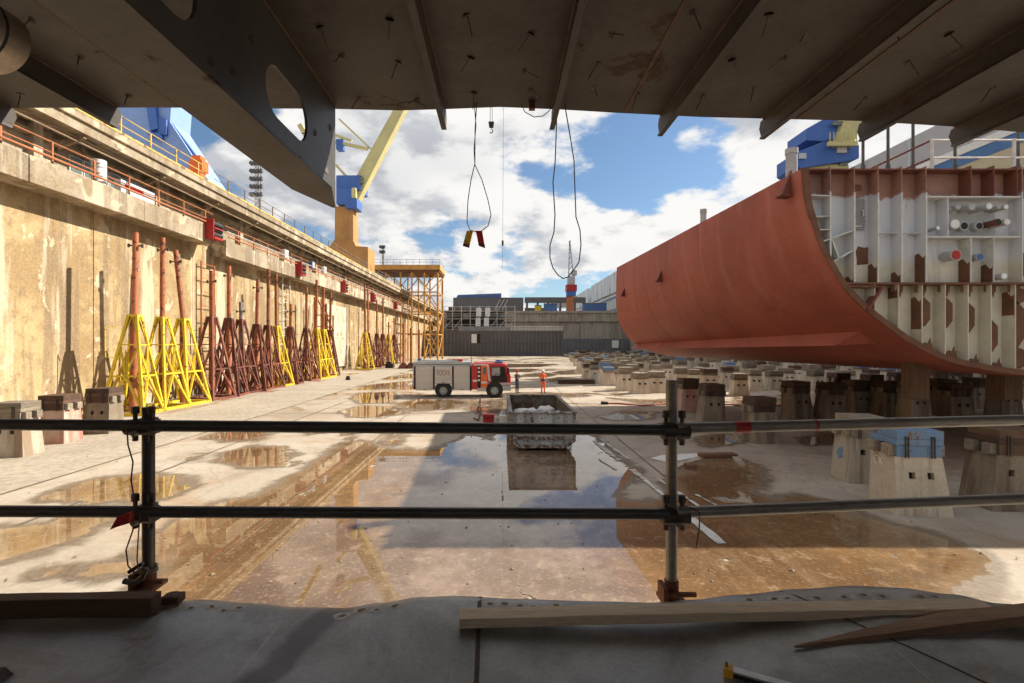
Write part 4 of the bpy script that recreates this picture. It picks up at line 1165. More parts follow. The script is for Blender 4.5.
t = thing('spirit_level', 'grey metal bar tool with a yellow end lying at the bottom of the deck', 'tool', (0.8, 1.5, deck_z(0.8, 1.5)))
a, c = Vector((0.745, 1.545, deck_z(0.745, 1.545) + 0.02)), Vector((1.10, 1.36, deck_z(1.1, 1.36) + 0.02))
b = MB(); b.bar(a, c, 0.028, 0.006); b2 = b.build('top_rail', mat('tool_aluminium', (0.55, 0.54, 0.52), (0.42, 0.41, 0.4), 30, 0.4, metal=0.6), t)
b = MB(); b.bar(a - Vector((0, 0, 0.0105)), c - Vector((0, 0, 0.0105)), 0.022, 0.015); b.build('body', M['black'], t)
d = (a - c).normalized()
b = MB(); b.bar(a + d * 0.028 - Vector((0, 0, 0.006)), a + d * 0.001 - Vector((0, 0, 0.006)), 0.034, 0.026); b.build('end_cap', M['tag_yellow'], t)
b = MB(); b.tube(a + d * 0.02 + Vector((0, 0, 0.006)), a + d * 0.02 + Vector((0, 0, 0.022)), 0.004, 6); b.build('pin', M['galv'], t)
b = MB(); q = at(6, 668, 1.55); z0 = deck_z(q.x, 1.55)
b.frus((q.x - 0.09, q.x + 0.02, 1.5, 1.56), (q.x - 0.08, q.x + 0.0, 1.51, 1.55), z0, z0 + 0.03)
tag(b.build('metal_offcut', M['clamp'], bevel=0.004), 'dark metal offcut on the deck at the lower left corner', 'offcut')

# ------------------------------------------------------------------ cables hanging from the ceiling edge
t = thing('tag_cable', 'looped wire hanging from the ceiling with a yellow and a red tag', 'cable', at(474, 108, 3.42))
YC = 3.42
b = MB(); b.path(px_path([(474, 100), (476, 125), (474, 150), (475, 165), (482, 180), (488, 200), (491, 215), (488, 226), (480, 232)], YC), 0.0035, 6); b.build('wire_strand', M['wire'], t)
b = MB(); b.path(px_path([(477, 100), (475, 130), (475, 163), (471, 180), (468, 200), (467, 222), (470, 230), (477, 232)], YC), 0.0035, 6); b.build('wire_strand', M['wire'], t)
for (x, mt, lean) in ((470, 'tag_yellow', -4), (479, 'tag_red', 3)):
    w = 6.5
    top = [(x - w / 2, 231), (x + w / 2 + 0.5, 231)]
    p = [at(x - w / 2, 231, YC + 0.005), at(x + w / 2, 231, YC + 0.005), at(x + w / 2 + lean, 248 + (0.5 if lean > 0 else 0), YC + 0.01), at(x - w / 2 + lean, 246, YC + 0.01)]
    b = MB(); b.ext(p, (0, -0.012, 0)); b.build('tag', M[mt], t, bevel=0.003)
    pb_ = [at(x - w / 2 + lean * 0.8, 243.5, YC - 0.0085), at(x + w / 2 + lean * 0.8, 244, YC - 0.0085), at(x + w / 2 + lean, 248, YC - 0.0085), at(x - w / 2 + lean, 246, YC - 0.0085)]
    b = MB(); b.ext(pb_, (0, -0.002, 0)); b.build('tag_border', M['rust'], t)
t = thing('cable_loop', 'long grey cable loop hanging from the ceiling edge before the sky', 'cable', at(565, 108, 3.45))
b = MB(); b.path(px_path([(557, 104), (556, 140), (555, 165), (553, 182), (555, 215), (554, 232), (550, 245), (550, 258), (553, 268), (558, 275), (563, 278.5), (568, 277), (573, 271), (579, 262), (581, 245), (580, 230), (576, 217), (575, 190), (574, 160), (570, 135), (566, 112), (565, 104)], 3.45), 0.0042, 7); b.build('wire_strand', M['wire'], t, smooth=True)
t = thing('cable_loop', 'short wire sling sagging below the ceiling edge', 'cable', at(537, 112, 3.4))
b = MB(); b.path(px_path([(521, 104), (525, 112), (534, 117), (543, 116), (550, 110), (553, 104)], 3.42), 0.003, 6); b.build('wire_strand', M['wire'], t)
b = MB(); b.box(at(529, 0, 3.4).x, at(535, 0, 3.4).x, 3.38, 3.42, CZ - 0.06, CZ); b.build('lug', M['tube_rust'], t)
t = thing('cable_loop', 'thin wire curl under the ceiling left of centre', 'cable', at(410, 108, 3.3))
b = MB(); b.path(px_path([(397, 106), (400, 103), (410, 101.5), (420, 103), (427, 108)], 3.3), 0.003, 6); b.build('wire_strand', M['wire'], t)
t = thing('crane_hook', 'tiny dark crane hook hanging on two ropes high in the sky', 'crane hook', at(491, 120, 60))
for x in (490.2, 492.2):
    b = MB(); b.tube(at(x, 40, 60), at(x, 122, 60), 0.035, 5); b.build('rope', M['wire'], t)
h = at(491.3, 125, 60); b = MB(); b.frus((h.x - 0.25, h.x + 0.25, 59.8, 60.2), (h.x - 0.35, h.x + 0.35, 59.8, 60.2), h.z - 0.3, h.z + 0.35); b.build('block', M['dark'], t)
b = MB(); b.path([h + Vector((0.18 * math.sin(k * 0.6), 0, -0.5 - 0.25 * (1 - math.cos(k * 0.6)))) for k in range(8)], 0.06, 6); b.build('hook', M['dark'], t)
t = thing('hoist_rope', 'thin vertical hoist rope with a small dark weight before the clouds', 'rope', at(503, 240, 70))
b = MB(); b.tube(at(504, 30, 70), at(502.5, 268, 70), 0.022, 5); b.build('rope', M['wire'], t)
h = at(502.7, 243, 70); b = MB(); b.tube(h - Vector((0, 0, 0.35)), h + Vector((0, 0, 0.35)), 0.14, 8); b.build('weight', M['dark'], t)

# ------------------------------------------------------------------ red hull block on the right
NY, FY = 13.9, 32.3
nearP = [(8.70, 9.03), (8.74, 8.5), (8.80, 8.0), (8.92, 7.56), (9.12, 6.9), (9.42, 6.3), (9.74, 5.76), (10.1, 5.32), (10.55, 4.9), (11.1, 4.47), (11.85, 3.95), (12.85, 3.48), (13.95, 3.23), (15.0, 3.08), (17.0, 3.0), (30.0, 3.0)]
farP = [(7.80, 9.03), (7.77, 8.3), (7.75, 7.6), (7.74, 6.9), (7.78, 6.25), (7.95, 5.4), (8.15, 4.98), (8.4, 4.6), (8.7, 4.25), (9.0, 4.0), (9.5, 3.7), (10.3, 3.36), (11.6, 3.12), (13.2, 3.03), (16.0, 3.0), (30.0, 3.0)]
NP = len(nearP)
def hull_pt(i, k):
    """profile index i (float), k 0 near .. 1 far"""
    j = min(NP - 2, int(i)); f = i - j
    a = Vector(nearP[j]).lerp(Vector(nearP[j + 1]), f)
    c = Vector(farP[j]).lerp(Vector(farP[j + 1]), f)
    p = a.lerp(c, k)
    return Vector((p.x, NY + (FY - NY) * k, p.y))
def smooth_prof(P, u):
    x = u * (len(P) - 1); j = min(len(P) - 2, int(x)); f = x - j
    def g(q): return Vector(P[max(0, min(len(P) - 1, q))])
    p0, p1_, p2_, p3_ = g(j - 1), g(j), g(j + 1), g(j + 2)
    return 0.5 * ((2 * p1_) + (p2_ - p0) * f + (2 * p0 - 5 * p1_ + 4 * p2_ - p3_) * f * f + (3 * p1_ - p0 - 3 * p2_ + p3_) * f ** 3)
def hullS(u, k):
    a = smooth_prof(nearP, u); c = smooth_prof(farP, u); p = a.lerp(c, k)
    return Vector((p.x, NY + (FY - NY) * k, p.y))
hull = thing('hull_block', 'large rust red ship hull block with its cut grey bulkhead facing us', 'ship hull', (19, 23, 3.0))
# plating in strakes
cuts = [0.0, 0.20, 0.42, 0.62, 1.0]
for i in range(4):
    for (k0, k1) in ((0.0, 0.36), (0.36, 0.7), (0.7, 1.0)):
        u0, u1 = cuts[i], cuts[i + 1]
        b = MB(); b.grid(lambda s, v: hullS(u0 + (u1 - u0) * s, k0 + (k1 - k0) * v) + Vector((-0.004 if (i + int(k0 * 10)) % 2 else 0, 0, 0)), 24, 24)
        o = b.build('shell_plate', M['hull'], hull, smooth=True, recalc=False)
        if i == 0:
            pass
b = MB()
b.box(7.9, 30, FY - 0.06, FY, 5.5, 9.0)
b.build('far_bulkhead', M['hull'], hull)
b = MB(); b.ext([(8.72, NY + 0.02, 8.98), (30, NY + 0.02, 8.98), (30, FY, 8.98), (7.82, FY, 8.98)], (0, 0, 0.04)); b.build('top_deck', M['primer'], hull)
b = MB(); b.box(29.9, 30, NY, FY, 3, 9); b.build('far_side', M['hull'], hull)
# weld seams on the shell
for k_ in (0.36, 0.70):
    b = MB(); b.path([hullS(0.70 * i / 40, k_) + Vector((-0.006, 0, -0.001)) for i in range(41)], 0.006, 4); b.build('weld_bead', M['hull'], hull)
for u, k0, k1 in ((0.42, 0.02, 0.45), (0.62, 0.05, 0.6)):
    b = MB(); b.path([hullS(u, k0 + (k1 - k0) * i / 30) + Vector((-0.012, 0, -0.003)) for i in range(31)], 0.014, 5); b.build('weld_bead', M['hull'], hull)
b = MB(); b.path([hullS(0.385 + 0.15 * i / 20, 0.005 + 0.27 * i / 20) + Vector((-0.004, 0, 0)) for i in range(21)], 0.012, 5); b.build('weld_bead', M['hull'], hull)
# cut edge of the shell
b = MB()
n = 60
prof = [hullS(i / n * 0.97, 0) for i in range(n + 1)]
vs = []
for i, p in enumerate(prof):
    q = prof[min(i + 1, n)] - prof[max(i - 1, 0)]
    nn = Vector((-q.z, 0, q.x)).normalized()
    if nn.x < 0 and nn.z < 0: nn = -nn
    if nn.x < 0: nn = -nn
    vs += [p + Vector((-0.005, -0.02, 0)), p + nn * 0.16 + Vector((0, -0.02, 0)), p + nn * 0.16 + Vector((0, 0.12, 0)), p + Vector((-0.005, 0.12, 0))]
fs = []
for i in range(n):
    for q in range(4):
        fs.append((4 * i + q, 4 * i + (q + 1) % 4, 4 * i + 4 + (q + 1) % 4, 4 * i + 4 + q))
b.add(vs, fs); b.build('cut_edge', M['rust'], hull)
# bilge keel
b = MB()
vs = []
n = 24
for i in range(n + 1):
    k = 0.055 + 0.945 * i / n
    top = hullS(0.612, k); low = hullS(0.66, k)
    out = (top + low) / 2 + Vector((-0.46, 0, -0.24))
    taper = min(1, i / 0.5 + 0.15)
    out = (low.lerp(out, taper))
    vs += [top + Vector((-0.01, 0, 0)), out, low + Vector((0.05, 0, -0.05))]
fs = [(0, 1, 2), (3 * n, 3 * n + 2, 3 * n + 1)]
for i in range(n):
    for q in range(3):
        fs.append((3 * i + q, 3 * i + (q + 1) % 3, 3 * i + 3 + (q + 1) % 3, 3 * i + 3 + q))
b.add(vs, fs); b.build('bilge_keel', M['hull'], hull)
# triangular lugs on the shell
for (px, py, k, s) in ((796, 196, 0.03, 0.75), (678, 281, 0.58, 0.62), (627, 296, 0.9, 0.5)):
    Y = NY + (FY - NY) * k
    z = CAM_H + (343 - py) / F * Y
    u = min((i / 200 for i in range(120)), key=lambda q: abs(hullS(q, k).z - z))
    p = hullS(u, k)
    b = MB(); b.ext([p, p + Vector((0.0, 0, s * 1.05)), p + Vector((-s * 0.5, -0.10, 0))], (0, 0.14, 0))
    b.ext([p + Vector((0.05, -0.06, -0.02)), p + Vector((-s * 0.55, -0.16, -0.02)), p + Vector((-s * 0.55, 0.2, -0.02)), p + Vector((0.05, 0.3, -0.02))], (0, 0, 0.03))
    b.build('lug', M['primer'], hull)
# bulkhead: back plate, deck line, stiffeners and fittings
BY = NY + 0.38
def shell_x(z):
    for i in range(NP - 1):
        if nearP[i][1] >= z >= nearP[i + 1][1]:
            f = (nearP[i][1] - z) / max(1e-6, nearP[i][1] - nearP[i + 1][1])
            return nearP[i][0] + f * (nearP[i + 1][0] - nearP[i][0])
    return 15
bp_pts = [(shell_x(z) + 0.06, BY, z) for z in [9.0, 8.6, 8.2, 7.8, 7.4, 7.0, 6.6, 6.2, 5.8, 5.4, 5.0, 4.6, 4.2, 3.8, 3.5, 3.25, 3.1]] + [(30, BY, 3.05), (30, BY, 9.0)]
b = MB(); b.ext(bp_pts, (0, 0.02, 0)); b.build('bulkhead_plate', M['bulkhead'], hull)
DK = 5.71
b = MB(); b.box(shell_x(DK) + 0.05, 30, NY - 0.03, BY - 0.001, DK - 0.03, DK + 0.03); b.build('tank_top_edge', M['rust'], hull)
upper = [9.48, 10.17, 10.85, 11.53, 12.23]
for i, x in enumerate(upper):
    z0 = max(DK + 0.031, 5.72)
    while shell_x(z0) + 0.08 > x and z0 < 9: z0 += 0.05
    b = MB(); b.box(x, x + 0.022, NY, BY - 0.001, z0, 9.08); s_ = b.build('stiffener', M['bulkhead'], hull)
    b = MB(); b.box(x - 0.01, x + 0.034, NY - 0.012, NY - 0.001, z0, 8.32); b.build('edge_strip', M['edge_white'], s_)
for i in range(7):
    x = 15.0 + i * 0.7
    b = MB(); b.box(x, x + 0.022, NY, BY - 0.001, DK + 0.031, 9.06); b.build('stiffener', M['bulkhead'], hull)
for i, x in enumerate((10.76, 11.44, 12.12, 12.78, 13.44, 14.1, 14.8, 15.6, 16.4)):
    z0 = 3.1
    while shell_x(z0) + 0.1 > x: z0 += 0.04
    b = MB(); b.box(x, x + 0.022, NY, BY - 0.001, z0 + 0.02, DK - 0.031); s_ = b.build('stiffener', M['bulkhead'], hull)
# box frame of the pipe penetration panel
x0, x1 = 12.25, 14.95
b = MB(); b.box(x0, x1, NY, BY - 0.002, 8.18, 8.22); b.build('frame_plate', M['edge_white'], hull)
b = MB(); b.box(x0, x1, NY, BY - 0.002, 7.03, 7.07); b.build('frame_plate', M['edge_white'], hull)
b = MB(); b.box(12.86, 12.885, NY, BY - 0.002, 7.071, 8.179); b.build('frame_plate', M['bulkhead'], hull)
b = MB(); b.box(13.52, 13.545, NY, BY - 0.002, DK + 0.032, 7.029); b.build('frame_plate', M['edge_white'], hull)
b = MB(); b.box(14.18, 14.205, NY, BY - 0.002, DK + 0.032, 7.029); b.build('frame_plate', M['edge_white'], hull)
for x in (13.52, 14.18, 14.85):
    b = MB(); b.box(x, x + 0.025, NY, BY - 0.002, 8.221, 9.10); b.build('frame_plate', M['primer'], hull)
b = MB(); b.box(12.95, 14.55, BY - 0.06, BY - 0.003, 7.12, 8.0); b.build('penetration_panel', M['pipe_grey'], hull, bevel=0.02)
pipes = [(950, 209, .05, .25, 'pipe_grey'), (958, 207, .08, .35, 'pipe_grey'), (972, 207, .10, .45, 'pipe_grey'), (989, 206, .10, .62, 'pipe_white'), (999, 207, .06, .45, 'pipe_grey'), (1006, 207, .075, .5, 'pipe_white'),
         (955, 224, .15, .42, 'pipe_white'), (964, 226, .14, .22, 'pipe_grey'), (979, 226, .13, .25, 'pipe_grey'), (998, 222, .10, .5, 'primer'), (1007, 222, .10, .55, 'pipe_white'),
         (938, 228, .06, .4, 'pipe_white'), (956, 255, .16, .40, 'pipe_white'), (980, 257, .12, .30, 'blue'), (1004, 276, .10, .5, 'pipe_white')]
for i, (px, py, r, L, k) in enumerate(pipes):
    yf = BY - L
    p = at(px, py, yf)
    b = MB(); b.tube((p.x, BY - 0.02, p.z), (p.x, yf, p.z), r * 0.88, 18); b.tube((p.x, yf + 0.05, p.z), (p.x, yf - 0.001, p.z), r, 18)
    st = b.build('pipe_stub', M['pipe_grey'] if k != 'primer' else M['primer'], hull, smooth=True)
    b = MB(); b.tube((p.x, yf - 0.002, p.z), (p.x, yf - 0.012, p.z), r * 0.82, 18)
    b.build('pipe_end', {'blue': M['blue'], 'primer': M['dark'], 'pipe_grey': M['pipe_grey']}.get(k, M['pipe_white']) if i != 12 else M['red'], st)
    if i in (7, 8):
        b = MB(); b.tube((p.x, yf - 0.012, p.z), (p.x, yf - 0.018, p.z), r * 0.72, 18); b.build('pipe_mouth', M['dark'], st)
# manhole cover plate
b = MB(); b.box(10.24, 10.72, BY - 0.07, BY - 0.003, 7.32, 8.24); mh = b.build('access_cover', M['cover_grey'], hull, bevel=0.015)
for (x, z) in [(10.28 + 0.08 * i, zz) for i in range(6) for zz in (7.36, 8.2)] + [(xx, 7.5 + 0.13 * i) for i in range(5) for xx in (10.28, 10.68)]:
    b = MB(); b.tube((x, BY - 0.07, z), (x, BY - 0.095, z), 0.014, 6); b.build('bolt', M['edge_white'], mh)
b = MB(); b.path([(10.62, BY - 0.07, 7.7), (10.62, BY - 0.14, 7.72), (10.62, BY - 0.14, 7.88), (10.62, BY - 0.07, 7.9)], 0.014, 6); b.build('handle', M['edge_white'], mh)
# shelves and slanted brackets by the shell
for (za, zb) in ((8.25, 8.22), (7.62, 7.64), (7.25, 7.25)):
    b = MB(); b.hexa([(shell_x(za) + 0.08, NY + 0.01, za), (9.47, NY + 0.01, zb), (9.47, BY, zb), (shell_x(za) + 0.08, BY, za), (shell_x(za) + 0.08, NY + 0.01, za + 0.025), (9.47, NY + 0.01, zb + 0.025), (9.47, BY, zb + 0.025), (shell_x(za) + 0.08, BY, za + 0.025)]); b.build('shelf', M['edge_white'], hull)
for (a_, c_) in (((819, 243), (853, 230.5)), ((831, 263.5), (853, 250.5)), ((832, 238), (840, 259))):
    a, c = at(a_[0], a_[1], NY), at(c_[0], c_[1], NY)
    b = MB(); b.bar(a + Vector((0, 0.18, 0)), c + Vector((0, 0.18, 0)), 0.34, 0.035, up=(0, 0, 1)); b.build('bracket', M['edge_white'], hull)
for (px, py) in ((857, 225), (881, 232), (894, 232), (905, 232), (918, 232)):
    p = at(px, py, NY)
    b = MB(); b.box(p.x, p.x + 0.26, NY + 0.16, BY - 0.003, p.z, p.z + 0.02); b.build('shelf', M['bulkhead'], hull)
# bare primer patches where fittings were cut away, each a thin plate
random.seed(21)
def patch(cx_, cz_, w, h, dy=0.0):
    pts_ = []
    for k in range(9):
        a = 2 * math.pi * k / 9
        sx = max(-1, min(1, math.cos(a) * 1.45)); sz = max(-1, min(1, math.sin(a) * 1.45))
        pts_.append((cx_ + sx * w / 2 * random.uniform(0.75, 1.15), BY - 0.012 - dy, cz_ + sz * h / 2 * random.uniform(0.8, 1.15)))
    b = MB(); b.ext(pts_, (0, 0.009, 0)); b.build('primer_patch', M['rust'], hull)
def jag(x, z, w, h, up=1):
    p = [(x - w / 2, z), (x + w / 2, z), (x + w / 2 - 0.02, z - up * h * 0.62), (x + w * 0.36, z - up * h * 0.5), (x + w * 0.28, z - up * h), (x + w * 0.05, z - up * h * 0.55), (x - w * 0.1, z - up * h * 0.66), (x - w / 2, z - up * h * 0.52)]
    b = MB(); b.ext([(a, NY + 0.14, c) for a, c in p], (0, 0.012, 0)); b.build('cut_bracket', M['rust'], hull)
for x in (11.56, 12.24, 12.92, 13.58, 14.26, 14.95):
    jag(x - 0.04, DK - 0.032, 0.36, 0.36)
for (px, py, w, h) in ((923, 312, .28, .85), (945, 313, .30, .9), (967, 318, .30, .9), (990, 336, .30, .95), (1014, 325, .45, 1.5), (1016, 296, .5, .5), (1018, 358, .5, .6)):
    p = at(px, py, BY - 0.1)
    hx = [(p.x - w / 2, p.z + h / 2 * .8), (p.x - w * .1, p.z + h / 2), (p.x + w / 2, p.z + h * .3), (p.x + w / 2, p.z - h * .25), (p.x - w * .05, p.z - h / 2), (p.x - w / 2, p.z - h * .5)]
    b = MB(); b.ext([(a, NY + 0.20, c) for a, c in hx], (0, 0.012, 0)); b.build('cut_bracket', M['rust'], hull)
for (px, py) in ((927, 345), (951, 353), (973, 361), (996, 365)):
    p = at(px, py, NY + 0.14); jag(p.x, p.z - 0.17, 0.36, 0.38, -1)
for (px, py, w, h) in ((872, 275, .24, .5), (898, 274, .22, .4), (920, 270, .24, .75), (965, 268, .26, .85), (989, 270, .26, .6), (1020, 265, .4, .8), (862, 256, .4, .5), (1010, 330, .3, .5), (857, 188, .3, .2)):
    p = at(px, py, BY); patch(p.x, p.z, w, h)
for (x, za, zb) in ((10.17, 5.76, 5.95), (10.85, 5.75, 6.32), (11.53, 5.75, 6.08), (12.23, 5.75, 6.62), (13.52, 5.75, 6.45), (14.18, 5.76, 6.3), (11.44, 5.3, 5.66), (12.12, 4.4, 5.35), (14.8, 4.8, 5.5)):
    pz = [(x - 0.004, NY + 0.03, za), (x - 0.004, BY - 0.01, za), (x - 0.004, BY - 0.01, zb - 0.04), (x - 0.004, NY + 0.24, zb), (x - 0.004, NY + 0.10, zb - 0.16), (x - 0.004, NY + 0.03, zb - 0.1)]
    b = MB(); b.ext(pz, (0.003, 0, 0)); b.build('primer_patch', M['rust'], hull)
a, c = at(865, 310, NY + 0.05), at(880, 287, NY + 0.05)
b = MB(); b.bar(a, c, 0.30, 0.05); b.build('bracket', M['primer'], hull)
a, c = at(845, 286, NY), at(877, 286, NY)
b = MB(); b.bar(a + Vector((0, 0.1, 0)), c + Vector((0, 0.1, -0.02)), 0.25, 0.06); b.build('bracket', M['rust'], hull)
# hand rail, vents and scaffold poles on top of the block
t = thing('guard_rail', 'white guard rail on top of the red hull block', 'railing', (12.94, 14.5, 9.03))
for (x, y) in ((12.94, 14.5), (15.4, 14.5), (17.8, 14.5), (12.94, 16.9), (12.94, 19.3)):
    b = MB(); b.tube((x, y, 9.03), (x, y, 10.12), 0.045, 8); b.build('post', M['edge_white'], t)
for z in (9.55, 10.08):
    b = MB(); b.tube((12.94, 14.5, z), (18.2, 14.5, z), 0.03, 6); b.build('rail', M['edge_white'], t)
    b = MB(); b.tube((12.94, 14.5, z), (12.94, 19.5, z), 0.03, 6); b.build('rail', M['primer'], t)
for i, (px, lb) in enumerate(((863, 'leftmost thin dark scaffold pole standing on the hull block top'), (888, 'second thin dark scaffold pole on the hull block top'), (913, 'third thin dark scaffold pole beside the white rail post'),
                              (955, 'thin dark scaffold pole behind the white guard rail'), (1018, 'rightmost thin dark scaffold pole on the hull block top'))):
    p = at(px, 150, 20)
    b = MB(); b.tube((p.x, 20, 9.02), (p.x, 20, 14.6), 0.055, 8); b.tube((p.x, 20, 9.02), (p.x, 20, 9.05), 0.14, 8)
    b.tube((p.x, 20, 11.2), (p.x, 20, 11.35), 0.085, 8)
    tag(b.build('scaffold_pole', M['tube_dark']), lb, 'pole', 'poles on the hull block')
for (px, y0, Y, r, h, lb) in ((791.5, 150, 15.6, 0.17, 1.2, 'grey vent pipe on top of the hull block beside the blue crane'), (703.5, 210, 25.5, 0.16, 0.9, 'short grey vent pipe on top of the hull block, farther back')):
    p = at(px, y0, Y)
    b = MB(); b.tube((p.x, Y, 9.0), (p.x, Y, p.z), r, 16); b.tube((p.x, Y, p.z - 0.14), (p.x, Y, p.z + 0.03), r * 1.12, 16)
    tag(b.build('vent_pipe', M['pipe_grey'], smooth=True), lb, 'pipe')
# timber shores between block and hull
for (px, y0, y1, Y, w, lb) in ((922, 340, 400, 15.2, .5, 'old brown timber shore under the hull bilge'), (1014, 370, 400, 15.6, .6, 'second old brown timber shore under the hull at the right edge')):
    p = at(px, y1, Y); q = at(px, y0, Y)
    b = MB(); b.box(p.x - w / 2, p.x + w / 2, Y, Y + w, p.z, min(3.95, q.z))
    t = tag(b.build('timber_shore', M['timber_old'], bevel=0.02), lb, 'shore', 'timber shores under the hull')

# ------------------------------------------------------------------ keel blocks
def face_holes(mm, P, cols, rows, holes, depth, mi, mh):
    """quad P(u,v) as cells; cells in holes become pockets"""
    nrm = (P(1, 0) - P(0, 0)).cross(P(0, 1) - P(0, 0)).normalized()
    for i in range(len(cols) - 1):
        for j in range(len(rows) - 1):
            q = [P(cols[i], rows[j]), P(cols[i + 1], rows[j]), P(cols[i + 1], rows[j + 1]), P(cols[i], rows[j + 1])]
            if (i, j) in holes:
                k = [p - nrm * depth for p in q]
                mm.add(q + k, [(0, 1, 5, 4), (1, 2, 6, 5), (2, 3, 7, 6), (3, 0, 4, 7)], mi)
                mm.add(k, [(0, 1, 2, 3)], mh)
            else:
                mm.add(q, [(0, 1, 2, 3)], mi)
def concrete_mesh(w=1.18, d=0.98, h=1.32, tw=0.98, lean=0.0):
    mm = MB()
    b0 = [(-w / 2, -d / 2, 0), (w / 2, -d / 2, 0), (w / 2, d / 2, 0), (-w / 2, d / 2, 0)]
    t0 = [(-tw / 2 + lean, -0.42, h), (tw / 2 + lean, -0.42, h), (tw / 2 + lean, 0.42, h), (-tw / 2 + lean, 0.42, h)]
    b0 = [Vector(p) for p in b0]; t0 = [Vector(p) for p in t0]
    def Pq(a, c, a2, c2):
        return lambda u, v: a.lerp(c, u).lerp(a2.lerp(c2, u), v)
    for (i, j) in ((0, 1), (1, 2), (2, 3), (3, 0)):
        face_holes(mm, Pq(b0[i], b0[j], t0[i], t0[j]), [0, 0.27, 0.40, 0.64, 0.77, 1], [0, 0.62, 0.74, 1], {(1, 1), (3, 1)} if i in (0, 2) else set(), 0.12, 0, 1)
    mm.add(t0, [(0, 1, 2, 3)]); mm.add(b0, [(3, 2, 1, 0)])
    return mm
def make_block(name, label, cap_mat, conc=None, group=None, lean=0.0, w=1.18, h=1.32, tw=0.98):
    t = thing(name, label, 'keel block', (0, 0, 0), group)
    mm = concrete_mesh(w=w, h=h, lean=lean, tw=tw)
    mm.build('concrete_base', [conc or M['block'], M['dark']], t, recalc=False)
    b = MB(); b.box(-tw / 2 - 0.10 + lean, tw / 2 + 0.10 + lean, -0.36, -0.10, h + 0.002, h + 0.26); b.box(-tw / 2 - 0.13 + lean, tw / 2 + 0.12 + lean, 0.10, 0.36, h + 0.002, h + 0.26); b.build('bearer', M['cap_grey'], t, bevel=0.012)
    b = MB(); b.box(-tw / 2 - 0.005 + lean, tw / 2 + 0.005 + lean, -0.46, 0.46, h + 0.262, h + 0.40); b.build('cap_layer', cap_mat, t, bevel=0.012)
    b = MB(); b.box(-tw / 2 + 0.02 + lean, tw / 2 + 0.015 + lean, -0.455, 0.45, h + 0.402, h + 0.60); b.build('cap_layer', cap_mat, t, bevel=0.012)
    b = MB(); b.box(-tw / 2 + 0.03 + lean, tw / 2 - 0.03 + lean, -0.44, -0.37, h + 0.002, h + 0.258); b.build('packer', cap_mat, t)
    for x in (-0.27, 0.27):
        b = MB()
        for s in (-0.03, 0.03):
            b.tube((x + s + lean, -0.475, h - 0.02), (x + s + lean, -0.475, h + 0.47), 0.014, 6)
        b.tube((x - 0.04 + lean, -0.475, h + 0.45), (x + 0.04 + lean, -0.475, h + 0.45), 0.016, 6)
        b.build('clamp_strap', M['clamp'], t)
    return t
def put(o, x, y, rz=0.0, sc=1.0):
    o.location = (x, y, 0); o.rotation_euler = (0, 0, rz); o.scale = (sc, sc, sc)
proto = {}
for nm, cm, cc, ln in (('grey', 'cap_grey', None, 0.0), ('rust', 'cap_rust', 'block_shaded', 0.08), ('blue', 'cap_blue', None, -0.09), ('pink', 'cap_rust', 'block_pink', 0.05), ('rust2', 'cap_rust', 'block_shaded', -0.13)):
    proto[nm] = (cm, cc, ln)
used = {}
def block(kind, px, py, rz, label, group=None, sc=1.0):
    p = onfloor(px, py)
    if kind in used:
        o = copy_tree(used[kind])
    else:
        cm, cc, ln = proto[kind]
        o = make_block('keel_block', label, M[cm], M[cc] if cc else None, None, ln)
        used[kind] = o
    put(o, p.x, p.y + 0.46, rz, sc)
    o.scale = (sc * random.uniform(0.94, 1.06), sc * random.uniform(0.94, 1.06), sc * random.uniform(0.97, 1.04))
    o['label'] = label
    if 'group' in o: del o['group']
    if group: o['group'] = group
    return o
B = block
B('blue', 926, 516, -0.12, 'keel block with a worn blue cap in front of the hull, nearest of all')
B('rust', 1020, 512, -0.05, 'keel block with rust brown cap at the right picture edge')
B('grey', 872, 484, -0.15, 'keel block with a blue paint spot, behind the blue capped one')
B('rust2', 768, 444, 0.10, 'low grey keel block standing alone right of the rail post', sc=0.93)
B('pink', 690, 412, 0.05, 'keel block with pinkish side beside the right rail post', sc=1.0)
B('rust', 714, 422, -0.02, 'keel block with dark brown cap right of the pinkish one')
B('rust2', 803, 420, 0.15, 'dark capped keel block left of two more under the hull edge')
B('rust', 835, 421, 0.05, 'dark capped keel block in the middle under the hull edge')
B('rust2', 864, 415, 0.1, 'dark capped keel block close to the timber shore')
B('rust', 893, 418, -0.1, 'brown keel block left of the timber shore foot')
B('grey', 921, 421, 0.0, 'keel block carrying the timber shore under the hull')
B('rust2', 950, 416, 0.05, 'shaded keel block just right of the timber shore')
B('rust', 982, 409, 0.0, 'shaded keel block deep under the hull bottom')
B('grey', 1012, 417, 0.0, 'keel block carrying the second timber shore at the right edge')
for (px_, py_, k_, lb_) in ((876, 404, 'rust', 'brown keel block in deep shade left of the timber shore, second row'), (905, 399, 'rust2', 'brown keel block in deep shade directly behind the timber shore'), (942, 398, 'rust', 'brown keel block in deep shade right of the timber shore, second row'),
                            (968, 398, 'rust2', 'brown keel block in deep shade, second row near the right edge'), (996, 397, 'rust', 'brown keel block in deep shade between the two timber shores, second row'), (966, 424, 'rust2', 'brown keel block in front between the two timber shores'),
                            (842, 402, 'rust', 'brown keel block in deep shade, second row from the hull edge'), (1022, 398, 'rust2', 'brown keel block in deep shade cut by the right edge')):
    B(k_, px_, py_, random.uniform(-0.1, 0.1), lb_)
B('pink', 48, 444, 0.1, 'keel block with worn red front at the left wall')
B('rust', 94, 434, 0.08, 'keel block with dark plates and pink corner, left of the yellow shores')
B('grey', 2, 458, 0.1, 'keel block cut by the left picture edge')
nb = [o for o in bpy.data.objects if o.get('label', '').startswith('keel block with a worn blue cap')][0]
